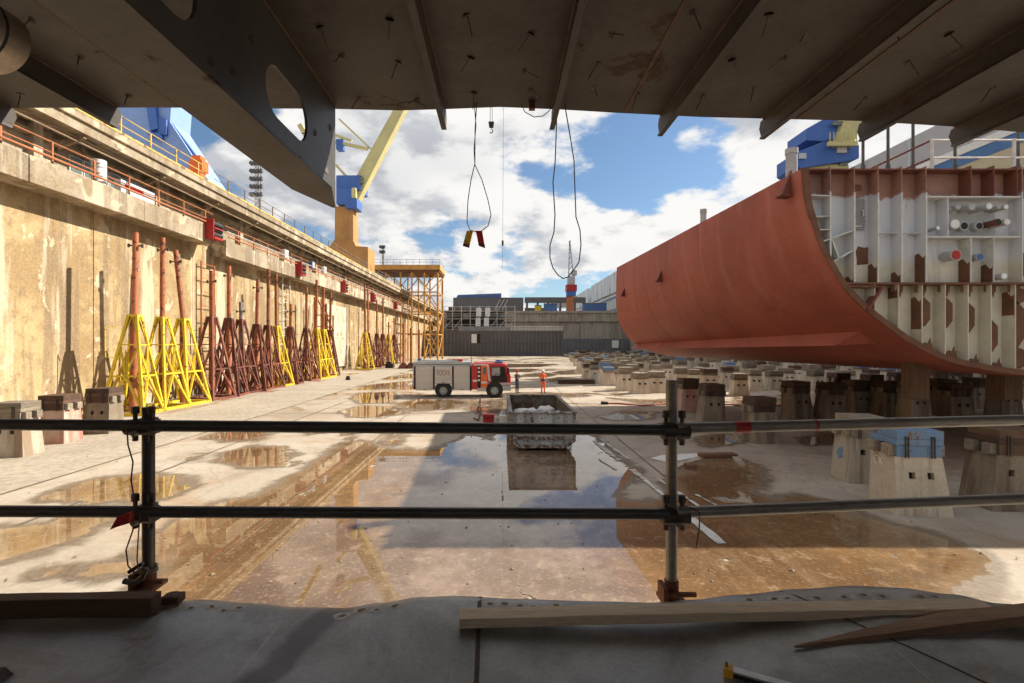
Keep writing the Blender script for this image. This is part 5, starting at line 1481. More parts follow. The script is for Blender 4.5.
def marks(parent, strokes, mt, name, x=-0.597, r=0.012):
    mk = MB()
    for st in strokes:
        mk.path([(x, y_, z_) for y_, z_ in st], r, 5)
    o = mk.build(name, mt); o.parent = parent
marks(nb, [[(0.20 - 0.07 * math.cos(a) - 0.02, 1.12 + 0.09 * math.sin(a)) for a in [0.9 + i * 0.45 for i in range(11)]][::-1], [(0.06, 1.21), (0.06, 1.03)], [(-0.04, 1.20), (0.055, 1.12), (-0.04, 1.03)]], M['white'], 'chalk_letters')
gb = [o for o in bpy.data.objects if o.get('label', '').startswith('keel block with a blue paint spot')][0]
mk = MB()
ring = []
for k in range(18):
    a = 2 * math.pi * k / 18; q = 0.17 * random.uniform(0.75, 1.2)
    zz = 0.78 + q * 1.1 * math.sin(a)
    ring.append((-0.5925 + (0.59 - 0.49) * zz / 1.32, 0.05 + q * math.cos(a), zz))
mk.ext(ring, (-0.004, 0, 0)); o = mk.build('blue_paint_spot', M['cap_blue']); o.parent = gb
FARS = ['pale keel block with grey timber cap in the sunlit field behind the front row', 'pale keel block with rust brown cap in the sunlit field behind the front row', 'pale keel block with worn blue cap in the sunlit field behind the front row']
ORD = ['leftmost', 'second', 'third', 'fourth', 'fifth', 'sixth', 'seventh', 'eighth', 'ninth', 'tenth', 'eleventh', 'twelfth', 'thirteenth', 'fourteenth', 'fifteenth', 'sixteenth', 'seventeenth', 'eighteenth', 'nineteenth', 'rightmost']
def far_mesh(cm):
    mm = MB()
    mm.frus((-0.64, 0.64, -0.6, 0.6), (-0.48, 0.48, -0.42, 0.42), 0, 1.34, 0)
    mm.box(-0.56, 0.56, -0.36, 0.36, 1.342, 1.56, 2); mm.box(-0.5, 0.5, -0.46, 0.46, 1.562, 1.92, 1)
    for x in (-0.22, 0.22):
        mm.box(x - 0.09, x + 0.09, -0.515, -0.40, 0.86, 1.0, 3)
    o = mm.build('keel_block', [M['block_sunlit'], M[cm], M['cap_grey'], M['dark']])
    return o
fm = [far_mesh(k) for k in ('cap_grey', 'cap_rust', 'cap_blue', 'cap_grey')]
fused = [False] * 4
random.seed(33)
def far_block(x, y, rz, k, label=None, group='keel blocks in the sunlit field'):
    if label is None:
        label = FARS[(0, 1, 2, 0)[k]]; group = group + (', grey caps', ', brown caps', ', blue caps', ', grey caps')[k]
    o = fm[k] if not fused[k] else bpy.data.objects.new('keel_block', fm[k].data)
    if fused[k]: COL.objects.link(o)
    fused[k] = True
    o.location = (x, y, 0); o.rotation_euler = (0, 0, rz)
    o.scale = (random.uniform(0.86, 1.16), random.uniform(0.86, 1.2), random.uniform(0.82, 1.06))
    tag(o, label, 'keel block', group)
cnt = 0
front = [(627, 391, 0), (642, 394, 0), (659, 393, 3), (683, 389, 0), (697, 388, 0), (712, 391, 1), (743, 396, 0), (757, 391, 3), (589, 379, 1), (597, 381, 0), (606, 383, 2), (618, 382, 0), (626, 380, 2), (668, 380, 0), (730, 386, 1), (778, 390, 0), (790, 386, 0), (820, 392, 3), (850, 390, 0), (876, 388, 1)]
for i, (px, py, k) in enumerate(sorted(front)):
    p = onfloor(px, py); far_block(p.x, p.y + 0.6, random.uniform(-0.15, 0.15), k, f"{ORD[i]} {'from the left ' if 0 < i < 19 else ''}of the front row of sunlit keel blocks, {('grey', 'brown', 'blue', 'grey')[k]} cap", 'front row of sunlit keel blocks'); cnt += 1
y = 46.0
while y < 142:
    step = 2.4 if y < 80 else 3.0
    x = 10.2 + max(0, y - 50) * 0.095 + random.uniform(-0.5, 0.5)
    while x < 44:
        far_ok = not (x < 20 and GY - 2 < y < GY + 9)
        if random.random() < (0.78 if y < 90 else 0.62) and cnt < 270 and far_ok:
            far_block(x + random.uniform(-0.25, 0.25), y + random.uniform(-0.4, 0.4), random.uniform(-0.12, 0.12) + (math.pi / 2 if random.random() < 0.3 else 0), random.choice((0, 0, 0, 3, 3, 1, 1, 2)))
            cnt += 1
        x += random.choice((1.7, 1.9, 2.1, 2.3, 3.4))
    y += step * random.choice((1.6, 2.0, 2.5, 3.1))
# low timber stack in front of the field
t = thing('timber_stack', 'low stack of brown beams on the floor left of the keel blocks', 'timber', onfloor(585, 384))
p = onfloor(585, 384)
for i in range(4):
    b = MB(); b.box(p.x - 2.6 + 0.05 * i, p.x + 0.9 + 0.2 * (i % 2), p.y + 0.35 * i, p.y + 0.35 * i + 0.3, 0.0, 0.42); b.build('beam', M['cap_grey'] if i % 2 else M['cap_rust'], t, bevel=0.02)

# ------------------------------------------------------------------ telescopic shores along the wall
def make_shore(name, label, tm, pm, pole_top, group, truss_h=5.6, base=1.05, lean=0.0, short_cap=False):
    t = thing(name, label, 'shore', (0, 0, 0), group)
    top = 0.19
    def corner(sx, sy, z):
        k = base + (top - base) * (z / truss_h)
        return Vector((sx * k, sy * k, z))
    cs = ((-1, -1), (1, -1), (1, 1), (-1, 1))
    for sx, sy in cs:
        b = MB(); b.bar(corner(sx, sy, 0.05), corner(sx, sy, truss_h), 0.135); b.build('leg', tm, t)
    b = MB()
    for i in range(4):
        b.bar(corner(*cs[i], 0.08), corner(*cs[(i + 1) % 4], 0.08), 0.16)
    b.build('base_frame', tm, t)
    for z, w in ((2.15, 0.10), (3.9, 0.07), (truss_h - 0.06, 0.12)):
        b = MB()
        for i in range(4):
            b.bar(corner(*cs[i], z), corner(*cs[(i + 1) % 4], z), w)
        b.build('ring', tm, t)
    for i in range(4):
        a, c = cs[i], cs[(i + 1) % 4]
        b = MB()
        m2 = (corner(*a, 2.15) + corner(*c, 2.15)) / 2
        b.bar(corner(*a, 0.1), m2, 0.10); b.bar(corner(*c, 0.1), m2, 0.10)
        b.bar(m2, corner(*a, 3.9), 0.085); b.bar(m2, corner(*c, 3.9), 0.085)
        m3 = (corner(*a, truss_h) + corner(*c, truss_h)) / 2
        b.bar(corner(*a, 3.9), m3, 0.05); b.bar(corner(*c, 3.9), m3, 0.05)
        b.build('brace', tm, t)
    b = MB(); b.tube((0, 0, 0.1), (0, 0, truss_h * 0.98), 0.20, 12); b.build('guide_tube', pm, t, smooth=True)
    b = MB(); b.tube((0, 0, truss_h * 0.98), (lean, 0, pole_top), 0.145, 12); b.build('pole', pm, t, smooth=True)
    b = MB(); b.bar((lean - 0.34, 0, pole_top - 0.75), (lean + 0.34, 0, pole_top - 0.75), 0.07)
    b.tube((lean - 0.34, 0, pole_top - 0.85), (lean - 0.34, 0, pole_top - 0.65), 0.06, 6); b.tube((lean + 0.34, 0, pole_top - 0.85), (lean + 0.34, 0, pole_top - 0.65), 0.06, 6)
    b.build('cross_pin', M['clamp'], t)
    b = MB(); b.path([(-0.55, -0.75, 3.2), (-0.95, -0.8, 3.2), (-1.0, -0.8, 4.9), (-0.6, -0.6, 4.9)], 0.03, 5); b.build('grab_loop', tm, t)
    return t
SH = [
    (134, 232, 'y', 'yellow lattice shore with tall rust pole, nearest of the three tall ones'),
    (163, 238, 'y', 'middle one of the three near yellow lattice shores'),
    (184, 250, 'yl', 'third near yellow lattice shore, its pole leaning slightly'),
    (212, 271, 'r', 'first dark red lattice shore right of the yellow ones'),
    (228, 266, 'r', 'second dark red lattice shore, with a tall pole'),
    (242, 302, 'g', 'dark red lattice shore with a short grey pole and cross pin'),
    (256, 279, 'r', 'dark red lattice shore just right of the short grey pole'),
    (268, 269, 'r', 'dark red lattice shore left of the single yellow one in the red row'),
    (278, 274, 'y', 'single yellow lattice shore standing in the row of red ones'),
    (289, 304, 'r', 'dark red lattice shore with a short pole beside the grey wall ladder'),
    (307.5, 287, 'r', 'dark red lattice shore right of the grey wall ladder'),
    (315, 280, 'y', 'yellow lattice shore right of the grey wall ladder'),
    (323, 287, 'y', 'farther yellow lattice shore before the red climbing frame'),
    (330, 292, 'r', 'dark red lattice shore beside the red climbing frame'),
    (364.5, 285, 'y', 'yellow lattice shore at the left foot of the scaffold tower'),
    (369, 289, 'r', 'dark red lattice shore behind the far yellow one by the tower'),
    (377, 300, 'r', 'dark red lattice shore in the cluster before the scaffold tower'),
    (383, 298, 'r', 'tall poled dark red shore in the cluster before the scaffold tower'),
    (388.5, 322, 'y', 'rightmost yellow lattice shore, leaning by the scaffold tower'),
    (394, 318, 'r', 'small dark red shore right of the rightmost yellow one'),
]
PX = -20.75
for (px, py, k, lb) in SH:
    Y = -PX * F / (500 - px)
    zt = max(6.2, CAM_H + (343 - py) / F * Y)
    tm = M['yellow'] if k[0] == 'y' else M['oxide']
    o = make_shore('lattice_shore', lb, tm, M['pole_grey'] if k == 'g' else M['pole_red'], zt, 'lattice shores along the dock wall', lean=-0.5 if k == 'yl' else random.uniform(-0.05, 0.05),
                   truss_h=5.6 if px > 250 or k[0] == 'y' else 5.9)
    o.location = (PX + random.uniform(-0.1, 0.1), Y, 0)
    o.rotation_euler = (random.uniform(-0.012, 0.012), random.uniform(-0.012, 0.012), random.uniform(-0.22, 0.22))
    q_ = random.uniform(0.94, 1.05); o.scale = (q_, q_, 1)
for (px, py, lb) in ((403.5, 322, 'single red pole with a foot left of three in front of the tower'), (411, 328, 'second single red pole in front of the scaffold tower'), (419, 330, 'third single red pole behind the fire engine tail')):
    Y = 76.0
    p = at(px, py, Y)
    t = thing('pole', lb, 'pole', (p.x, Y, 0), 'single red poles by the tower')
    b = MB(); b.tube((p.x, Y, 0.2), (p.x, Y, p.z), 0.19, 10); b.build('shaft', M['pole_red'], t, smooth=True)
    b = MB(); b.frus((p.x - 0.8, p.x + 0.8, Y - 0.8, Y + 0.8), (p.x - 0.3, p.x + 0.3, Y - 0.3, Y + 0.3), 0, 0.9); b.build('foot', M['oxide'], t)
# red climbing frame against the wall
t = thing('climbing_frame', 'bright red steel climbing frame standing against the dock wall', 'frame', (-21.9, 60, 0))
for sx in (0, 1.5):
    for sy in (0, 2.2):
        b = MB(); b.bar((-22.6 + sx, 59 + sy, 0), (-22.6 + sx, 59 + sy, 9.6 if sx == 0 else 7.5), 0.16); b.build('upright', M['rail_orange'], t)
for z in (2, 4, 6, 7.4):
    b = MB()
    b.bar((-22.6, 59, z), (-21.1, 59, z), 0.12); b.bar((-22.6, 61.2, z), (-21.1, 61.2, z), 0.12); b.bar((-21.1, 59, z), (-21.1, 61.2, z), 0.12); b.build('ring', M['rail_orange'], t)
for z in (0, 2, 4):
    b = MB(); b.bar((-21.1, 59, z), (-21.1, 61.2, z + 2), 0.10); b.bar((-22.6, 59, z + 2), (-21.1, 59, z), 0.10); b.build('brace', M['rail_orange'], t)
b = MB(); b.bar((-22.6, 60, 9.4), (-20.6, 60, 5.5), 0.16); b.build('jib', M['rail_orange'], t)
# weathered white board on the wall
b = MB(); b.box(-23.38, -23.2, 65, 73.5, 0.6, 9.3); tag(b.build('wall_board', mat('peeling_board', (0.56, 0.49, 0.38), (0.42, 0.34, 0.24), 0.5, 0.85, streak=(0.3, 0.2, 0.12), rust=(0.3, 0.22, 0.15), rust_amt=0.5)), 'pale peeling panel on the dock wall between the two groups of shores', 'panel')
b = MB(); b.box(-18.3, -17.0, 77, 78.2, 0, 0.7); b.box(-18.1, -17.4, 77.2, 78, 0.7, 1.0); tag(b.build('scrap_pile', M['dark'], bevel=0.1), 'small dark heap of scrap at the foot of the far yellow shore', 'scrap')
b = MB(); b.frus((-0.25, 0.25, -0.2, 0.2), (-0.15, 0.15, -0.12, 0.12), 0, 0.45); o = b.build('rubble_lump', M['dark'], bevel=0.05); p = onfloor(348, 380); o.location = p
tag(o, 'single dark lump lying on the bare floor by the wall', 'rubble')

# ------------------------------------------------------------------ ochre scaffold tower
TY = 112.0
tw = thing('scaffold_tower', 'ochre steel access tower with a platform reaching over from the quay', 'scaffold tower', (-19, TY, 0))
ty = M['scaf_yellow']
b = MB(); b.box(-29.0, -14.0, TY - 0.5, TY + 9.5, 20.4, 21.3); b.build('platform', M['rust'], tw)
b = MB(); b.box(-29.3, -13.8, TY - 0.7, TY - 0.5, 20.9, 22.0); b.build('fascia', ty, tw)
b = MB(); b.box(-13.99, -13.8, TY - 0.49, TY + 9.6, 20.9, 22.0); b.build('fascia', ty, tw)
xs = (-26.4, -23.0, -20.4, -17.5, -14.4)
for yy in (TY, TY + 9):
    for x in xs:
        z0 = QZ if x < -24 else 0
        b = MB(); b.bar((x, yy, z0), (x, yy, 20.4), 0.42 if x > -15 else 0.3); b.build('leg', ty, tw)
for yy in (TY, TY + 9):
    for z in (11.2, 6.1, 15.8):
        b = MB(); b.bar((-23.0 if z < 15 else -26.4, yy, z), (-14.4, yy, z), 0.28); b.build('beam', ty, tw)
    for (xa, xb, za, zb) in ((-26.4, -23, 20.2, 17), (-23, -20.4, 17, 20.2), (-20.4, -17.5, 20.2, 17), (-17.5, -14.4, 17, 20.2), (-17.5, -14.4, 0.3, 6), (-17.5, -14.4, 6, 0.3), (-17.5, -14.4, 6.2, 11), (-17.5, -14.4, 11, 6.2), (-20.4, -17.5, 11.3, 15.8), (-17.5, -14.4, 15.8, 11.3)):
        b = MB(); b.bar((xa, yy, za), (xb, yy, zb), 0.2); b.build('brace', ty, tw)
for x in (-14.4, -17.5):
    for (za, zb) in ((0.3, 6), (6, 11.2), (11.2, 15.8), (15.8, 20.3)):
        b = MB(); b.bar((x, TY, za), (x, TY + 9, zb), 0.18); b.bar((x, TY, zb), (x, TY + 9, zb), 0.2); b.build('brace', ty, tw)
for i in range(11):
    x = -29 + i * 1.5
    b = MB(); b.bar((x, TY - 0.55, 22.0), (x, TY - 0.55, 23.2), 0.09); b.build('rail_post', M['pipe_grey'], tw)
for z in (22.6, 23.2):
    b = MB(); b.bar((-29.2, TY - 0.55, z), (-13.9, TY - 0.55, z), 0.08); b.bar((-13.9, TY - 0.55, z), (-13.9, TY + 9.5, z), 0.08); b.build('rail', M['pipe_grey'], tw)

# ------------------------------------------------------------------ cranes and floodlights
t = thing('gantry_crane', 'blue gantry crane with sloping legs on the left quay', 'crane', (-31, 46, QZ))
def slab(pts_px, Y0, thick, name, mt, par):
    p = [at(x, y, Y0) for x, y in pts_px]
    b = MB(); b.ext(p, (0, thick, 0)); return b.build(name, mt, par)
slab([(95, 40), (176, 40), (170, 122), (212, 186), (212, 200), (60, 200), (60, 110)], 46, 3.0, 'leg_box', M['crane_blue_pale'], t)
slab([(136, 40), (147, 40), (158, 128), (150, 131)], 45.6, 0.39, 'leg_stiffener', M['crane_blue'], t)
slab([(157, 116), (166, 119), (166, 135), (158, 134)], 45.7, 0.29, 'inspection_hatch', M['crane_blue'], t)
slab([(148, 131), (160, 134), (160, 138), (148, 135)], 45.4, 0.59, 'step_plate', M['crane_blue'], t)
slab([(171, 122), (201, 162), (198, 163)], 45.7, 0.29, 'edge_web', M['crane_blue'], t)
slab([(80, 105), (94, 100), (94, 118), (80, 116)], 45.7, 0.29, 'edge_web', M['crane_blue'], t)
for i in range(2):
    x = -38 + i * 5.0
    b = MB(); b.box(x, x + 4, 44.4, 45.3, QZ, QZ + 1.6); b.build('bogie', M['crane_blue'], t)
    for k in range(2):
        b = MB(); b.tube((x + 1 + 2 * k, 44.2, QZ + 0.45), (x + 1 + 2 * k, 44.4, QZ + 0.45), 0.45, 14); b.build('wheel', M['dark'], t)
b = MB(); p = at(197, 163, 43.5); b.box(p.x - 0.3, p.x + 0.5, 43.2, 44.0, QZ, p.z + 0.6); b.box(p.x - 0.5, p.x + 0.7, 43.1, 44.1, p.z - 0.8, p.z + 0.2); tag(b.build('warning_box', M['truck_orange'], bevel=0.03), 'orange warning box on the quay edge at the blue crane foot', 'box')

t = thing('jib_crane', 'ochre pedestal crane with blue machinery and pale yellow jib on the left quay', 'crane', (-30, 94, QZ))
def box_px(x0, y0, x1, y1, Y, depth, name, mt, par, bevel=0.0):
    a, c = at(x0, y1, Y), at(x1, y0, Y)
    b = MB(); b.box(a.x, c.x, Y, Y + depth, a.z, c.z); return b.build(name, mt, par, bevel=bevel)
p0 = at(344, 208, 94)
b = MB(); b.frus((at(334, 0, 94).x, at(353, 0, 94).x, 94.3, 97.6), (at(334.5, 0, 94).x, at(352.5, 0, 94).x, 94.3, 97.6), at(0, 250, 94).z, at(0, 206, 94).z); b.build('column', M['crane_ochre'], t)
b = MB(); b.ext([at(330, 246, 94), at(334, 240, 94), at(353, 240, 94), at(356, 246, 94), at(368, 247, 94), at(368, 278, 94), at(326, 278, 94), at(326, 250, 94)], (0, 5, 0)); b.build('pedestal', M['crane_ochre'], t)
box_px(336, 175, 361, 190, 93.5, 5, 'machinery_house', M['crane_blue'], t, 0.15)
box_px(336, 188, 352, 204, 93.2, 4.5, 'slewing_house', M['crane_blue'], t, 0.15)
box_px(345, 198, 357, 208, 93, 3.5, 'slewing_ring', M['crane_blue'], t, 0.15)
box_px(359, 177, 362.5, 183, 93.4, 1.5, 'cab_window', M['glass'], t)
box_px(351, 187, 356, 198, 92.9, 2.0, 'winch', M['crane_cream'], t, 0.3)
a, c = at(352, 196, 94), at(409, 90, 94)
b = MB()
d = (c - a).normalized(); s = Vector((d.z, 0, -d.x))
b.hexa([a - s * 1.2, a + s * 1.4, a + s * 1.4 + Vector((0, 2, 0)), a - s * 1.2 + Vector((0, 2, 0)), c - s * 0.8, c + s * 0.9, c + s * 0.9 + Vector((0, 2, 0)), c - s * 0.8 + Vector((0, 2, 0))]); b.build('jib', M['crane_cream'], t)
for (q0, q1, w) in (((335, 142), (368, 149), .55), ((335, 135), (352, 141), .45), ((339, 119), (372, 150), .3), ((336, 165), (346, 176), .5), ((300, 125), (320, 160), .9)):
    b = MB(); b.bar(at(*q0, 94.6), at(*q1, 94.6), w); b.build('stay', M['crane_cream'], t)
box_px(336, 139, 342.5, 149, 94.2, 1.5, 'sheave_box', M['crane_blue'], t)

t = thing('jib_crane', 'blue crane machinery house with cream jib foot above the hull block', 'crane', at(825, 260, 62))
b = MB(); p = at(821, 165, 62); b.tube((p.x, 64, QZ), (p.x, 64, p.z), 2.0, 20); b.build('column', M['crane_cream'], t)
box_px(806, 164, 849, 180, 62, 4, 'base_ring', M['crane_cream'], t, 0.1)
b = MB(); b.ext([at(797, 152, 61.5), at(822, 142, 61.5), at(859, 145, 61.5), at(859, 158, 61.5), at(846, 161, 61.5), at(800, 168, 61.5), at(797, 166, 61.5)], (0, 4.5, 0)); b.build('machinery_house', M['crane_blue'], t)
b = MB(); b.ext([at(806, 129, 61.8), at(822, 120, 61.8), at(838, 120, 61.8), at(838, 138, 61.8), at(822, 141, 61.8), at(806, 140, 61.8)], (0, 4, 0)); b.build('upper_house', M['crane_blue'], t)
box_px(799.5, 153, 806.5, 158.5, 61.3, 0.19, 'nameplate', M['cladding'], t)
a, c = at(845, 146, 61), at(866, 92, 61)
b = MB(); b.hexa([a + Vector((-1.3, 0, 0)), a + Vector((1.0, 0, 0)), a + Vector((1.0, 2, 0)), a + Vector((-1.3, 2, 0)), c + Vector((-1.4, 0, 0)), c + Vector((1, 0, 0)), c + Vector((1, 2, 0)), c + Vector((-1.4, 2, 0))]); b.build('jib', M['crane_cream'], t)
box_px(829, 141, 858, 145.5, 60.6, 0.39, 'walkway', M['crane_cream'], t)
for i in range(8):
    q = at(830 + i * 3.8, 141, 60.6); b = MB(); b.bar(q, q + Vector((0, 0, 1.1)), 0.08); b.build('rail_post', M['crane_cream'], t)
box_px(838, 147, 847, 152.5, 61.2, 0.29, 'window', M['edge_white'], t)
box_px(840, 161, 848, 165, 61.8, 0.19, 'window', M['glass'], t)
box_px(833, 121, 845, 125, 61.2, 0.3, 'window', M['glass'], t)

t = thing('tower_crane', 'distant slim crane with a grey jib and red band above the end wall', 'crane', at(571, 303, 250))
box_px(567, 291, 576, 313, 250, 4, 'portal', M['crane_blue'], t)
box_px(567, 296, 577, 303, 249.5, 4.5, 'portal_band', M['rail_yellow'], t)
box_px(566.5, 284.5, 577, 291, 249.5, 5, 'red_band', M['red'], t)
box_px(568, 276, 575, 284.5, 250, 4, 'cab', M['hall_grey'], t)
b = MB()
for x in (568.6, 573.5):
    b.bar(at(x, 277, 251), at(569.6, 241, 251), 0.55)
for i in range(7):
    y0 = 275 - i * 5; k = i / 7
    b.bar(at(568.8 + k * 0.6, y0, 251), at(573.2 - k * 3.2, y0 - 5, 251), 0.35)
b.build('jib', M['hall_grey'], t)
b = MB(); b.bar(at(574.5, 278, 251), at(569.8, 246, 251), 0.25); b.build('stay', M['hall_grey'], t)
box_px(572, 270, 577, 275, 250.5, 3, 'counterweight', M['hall_grey'], t, 0.2)

for (px, ytop, ybot, Y, s, lb, rows) in ((258, 165, 215, 150, 0.42, 'tall floodlight mast with rows of lamps behind the left quay', 5), (383, 248, 262, 190, 0.0, 'small floodlight mast behind the scaffold tower', 2)):
    p = at(px, ytop, Y)
    t = thing('floodlight_mast', lb, 'floodlight mast', (p.x, Y, QZ))
    b = MB()
    w = 0.9 * s + 0.3
    for sx in (-1, 1):
        for sy in (-1, 1):
            b.bar((p.x + sx * w, Y + sy * w, QZ), (p.x + sx * w * 0.8, Y + sy * w * 0.8, p.z), 0.16)
    z = QZ
    while z < p.z - 2:
        b.bar((p.x - w, Y - w, z), (p.x + w, Y - w, z + 2), 0.1); b.bar((p.x + w, Y + w, z), (p.x - w, Y + w, z + 2), 0.1); b.bar((p.x - w, Y - w, z + 2), (p.x + w, Y - w, z + 2), 0.1); z += 2
    b.build('lattice', M['pole_grey'], t)
    for r_ in range(rows):
        z = p.z - r_ * 2.4 * (1 if rows > 2 else 0.8)
        b = MB(); b.bar((p.x - 2.2 * (s + 0.4), Y - 0.9, z - 0.4), (p.x + 2.2 * (s + 0.4), Y - 0.9, z - 0.4), 0.2); b.build('cross_arm', M['pole_grey'], t)
        for k in range(4):
            x = p.x - 1.9 * (s + 0.4) + k * 1.27 * (s + 0.4)
            b = MB(); b.frus((x - 0.45, x + 0.45, Y - 1.7, Y - 0.7), (x - 0.35, x + 0.35, Y - 1.4, Y - 0.7), z - 0.2, z + 0.8); b.build('lamp', M['gate_grey'], t)

# ------------------------------------------------------------------ fire engine
TX, TYY = -6.40, 35.5
tr = thing('fire_engine', 'fire engine with beige shutters and red cab parked side-on', 'truck', (TX + 3.6, TYY + 1.2, 0))
def L(x): return TX + x
def tb(x0, x1, y0, y1, z0, z1, name, mt, par=None, bevel=0.0):
    b = MB(); b.box(L(x0), L(x1), TYY + y0, TYY + y1, z0, z1); return b.build(name, mt, par or tr, bevel=bevel)
tb(0.05, 7.0, 0.5, 1.9, 0.55, 0.85, 'chassis', M['dark'])
tb(0.0, 4.22, 0.06, 2.38, 0.74, 2.42, 'superstructure', M['truck_top'], bevel=0.03)
for (x0, x1, z0) in ((0.22, 1.48, 0.52), (1.62, 2.88, 1.02), (3.02, 4.18, 0.52)):
    sh_ = tb(x0, x1, 0.0, 0.055, z0, 2.26, 'roller_shutter', M['truck_grey'], bevel=0.01)
    n_ = int((2.24 - z0) / 0.11)
    for i in range(n_):
        b = MB(); b.box(L(x0 + 0.03), L(x1 - 0.03), TYY - 0.012, TYY - 0.001, z0 + 0.02 + i * 0.11, z0 + 0.02 + i * 0.11 + 0.095); b.build('slat', M['truck_grey'], sh_)
    b = MB(); b.box(L((x0 + x1) / 2 - 0.08), L((x0 + x1) / 2 + 0.08), TYY - 0.04, TYY - 0.013, z0 + 0.05, z0 + 0.09); b.build('handle', M['dark'], sh_)
for x in (0.14, 1.55, 2.95, 4.2):
    tb(x - 0.05, x + 0.05, 0.01, 0.06, 0.6, 2.28, 'gap_post', M['dark'])
tb(0.02, 4.26, 0.0, 2.42, 2.43, 2.62, 'roof_rail', M['truck_top'], bevel=0.02)
tb(0.3, 3.3, 0.25, 0.65, 2.64, 2.74, 'ladder_rack', M['truck_top'])
tb(0.32, 0.55, 0.2, 0.7, 2.74, 2.86, 'roof_box', M['blue'])
tb(2.9, 3.6, 0.3, 1.0, 2.64, 2.78, 'roof_monitor', M['red'])
b = MB(); b.tube((L(4.3), TYY + 0.2, 2.2), (L(4.3), TYY + 0.2, 3.0), 0.05, 8); b.build('mast', M['truck_top'], tr)
tb(-0.06, 0.0, 0.3, 2.1, 0.6, 1.0, 'bumper', M['dark'])
tb(-0.04, 0.02, 0.1, 0.3, 0.7, 1.3, 'tail_light', M['red'])
tb(1.5, 3.0, 0.02, 0.4, 0.86, 0.99, 'mudguard', M['white'], bevel=0.02)
tb(1.5, 1.62, 0.02, 0.4, 0.5, 0.855, 'mudguard', M['white'])
tb(2.88, 3.0, 0.02, 0.4, 0.5, 0.855, 'mudguard', M['white'])
tb(4.18, 4.30, 0.05, 2.35, 0.5, 2.2, 'cab_gap', M['dark'])
# crew cab as a shaped profile
cab = MB(); cab.ext([(L(4.31), TYY + 0.03, 0.62), (L(4.31), TYY + 0.03, 2.46), (L(4.55), TYY + 0.03, 2.54), (L(6.55), TYY + 0.03, 2.50), (L(6.95), TYY + 0.03, 2.36), (L(7.18), TYY + 0.03, 1.55), (L(7.2), TYY + 0.03, 0.85), (L(6.5), TYY + 0.03, 0.85), (L(6.3), TYY + 0.03, 1.08), (L(5.7), TYY + 0.03, 1.08), (L(5.5), TYY + 0.03, 0.62)], (0, 2.34, 0))
cabo = cab.build('cab', M['truck_red'], tr, bevel=0.04)
tb(4.40, 4.72, 0.0, 0.028, 0.95, 2.3, 'equipment_door', M['truck_red'])
tb(4.40, 4.72, -0.006, -0.001, 1.15, 1.3, 'reflective_band', M['white'])
tb(4.75, 4.98, 0.0, 0.028, 0.7, 2.35, 'crew_opening', M['dark'])
for i in range(4):
    tb(4.78, 4.94, -0.03, -0.002, 1.2 + i * 0.3, 1.35 + i * 0.3, 'breathing_set', M['white'])
dr = tb(5.02, 5.48, -0.14, -0.07, 0.78, 2.33, 'crew_door', M['truck_orange'], bevel=0.02)
b = MB(); b.box(L(5.14), L(5.40), TYY - 0.146, TYY - 0.141, 1.72, 2.22); b.build('pane', M['glass'], dr)
b = MB(); b.box(L(5.02), L(5.48), TYY - 0.146, TYY - 0.141, 1.05, 1.18); b.build('reflective_band', M['white'], dr)
b = MB(); b.hexa([(L(5.56), TYY - 0.004, 1.2), (L(5.70), TYY - 0.004, 1.2), (L(5.70), TYY + 0.02, 1.2), (L(5.56), TYY + 0.02, 1.2), (L(5.40), TYY - 0.004, 2.44), (L(5.56), TYY - 0.004, 2.44), (L(5.56), TYY + 0.02, 2.44), (L(5.40), TYY + 0.02, 2.44)]); b.build('white_stripe', M['white'], tr)
tb(4.45, 5.4, -0.004, 0.02, 2.36, 2.46, 'white_stripe', M['white'])
dd = MB(); dd.ext([(L(5.78), TYY + 0.0, 1.12), (L(5.74), TYY + 0.0, 2.28), (L(6.72), TYY + 0.0, 2.26), (L(6.92), TYY + 0.0, 1.5), (L(6.92), TYY + 0.0, 1.12)], (0, 0.028, 0)); dd.build('door_opening', M['dark'], tr)
tb(5.80, 6.4, -0.012, -0.002, 1.62, 2.2, 'window', mat('cab_glass', (0.42, 0.44, 0.40), (0.25, 0.26, 0.24), 3, 0.12, bump=0), tr)
b = MB(); b.bar((L(6.45), TYY - 0.01, 1.2), (L(6.62), TYY - 0.01, 2.2), 0.05); b.build('pillar', M['dark'], tr)
b = MB(); b.path([(L(6.2) + 0.2 * math.cos(a), TYY - 0.02, 1.55 + 0.2 * math.sin(a)) for a in [i * 0.42 for i in range(16)]], 0.02, 5); b.build('steering_wheel', M['dark'], tr)
tb(5.5, 7.16, 0.0, 0.4, 0.86, 1.09, 'front_mudguard', M['truck_top'], bevel=0.05)
tb(6.55, 7.24, 0.0, 2.36, 0.5, 0.84, 'front_bumper', M['truck_top'], bevel=0.05)
tb(4.72, 5.42, 0.02, 0.4, 0.45, 0.78, 'step', M['truck_grey'], bevel=0.02)
b = MB(); b.tube((L(6.3), TYY + 1.2, 2.5), (L(6.3), TYY + 1.2, 2.72), 0.2, 12); b.box(L(6.0), L(6.6), TYY + 0.4, TYY + 2.0, 2.52, 2.62); b.build('beacon', M['blue'], tr)
b = MB(); b.bar((L(6.9), TYY - 0.02, 2.2), (L(7.0), TYY - 0.2, 2.15), 0.04); b.box(L(6.93), L(7.06), TYY - 0.26, TYY - 0.18, 1.75, 2.15); b.build('mirror', M['dark'], tr)
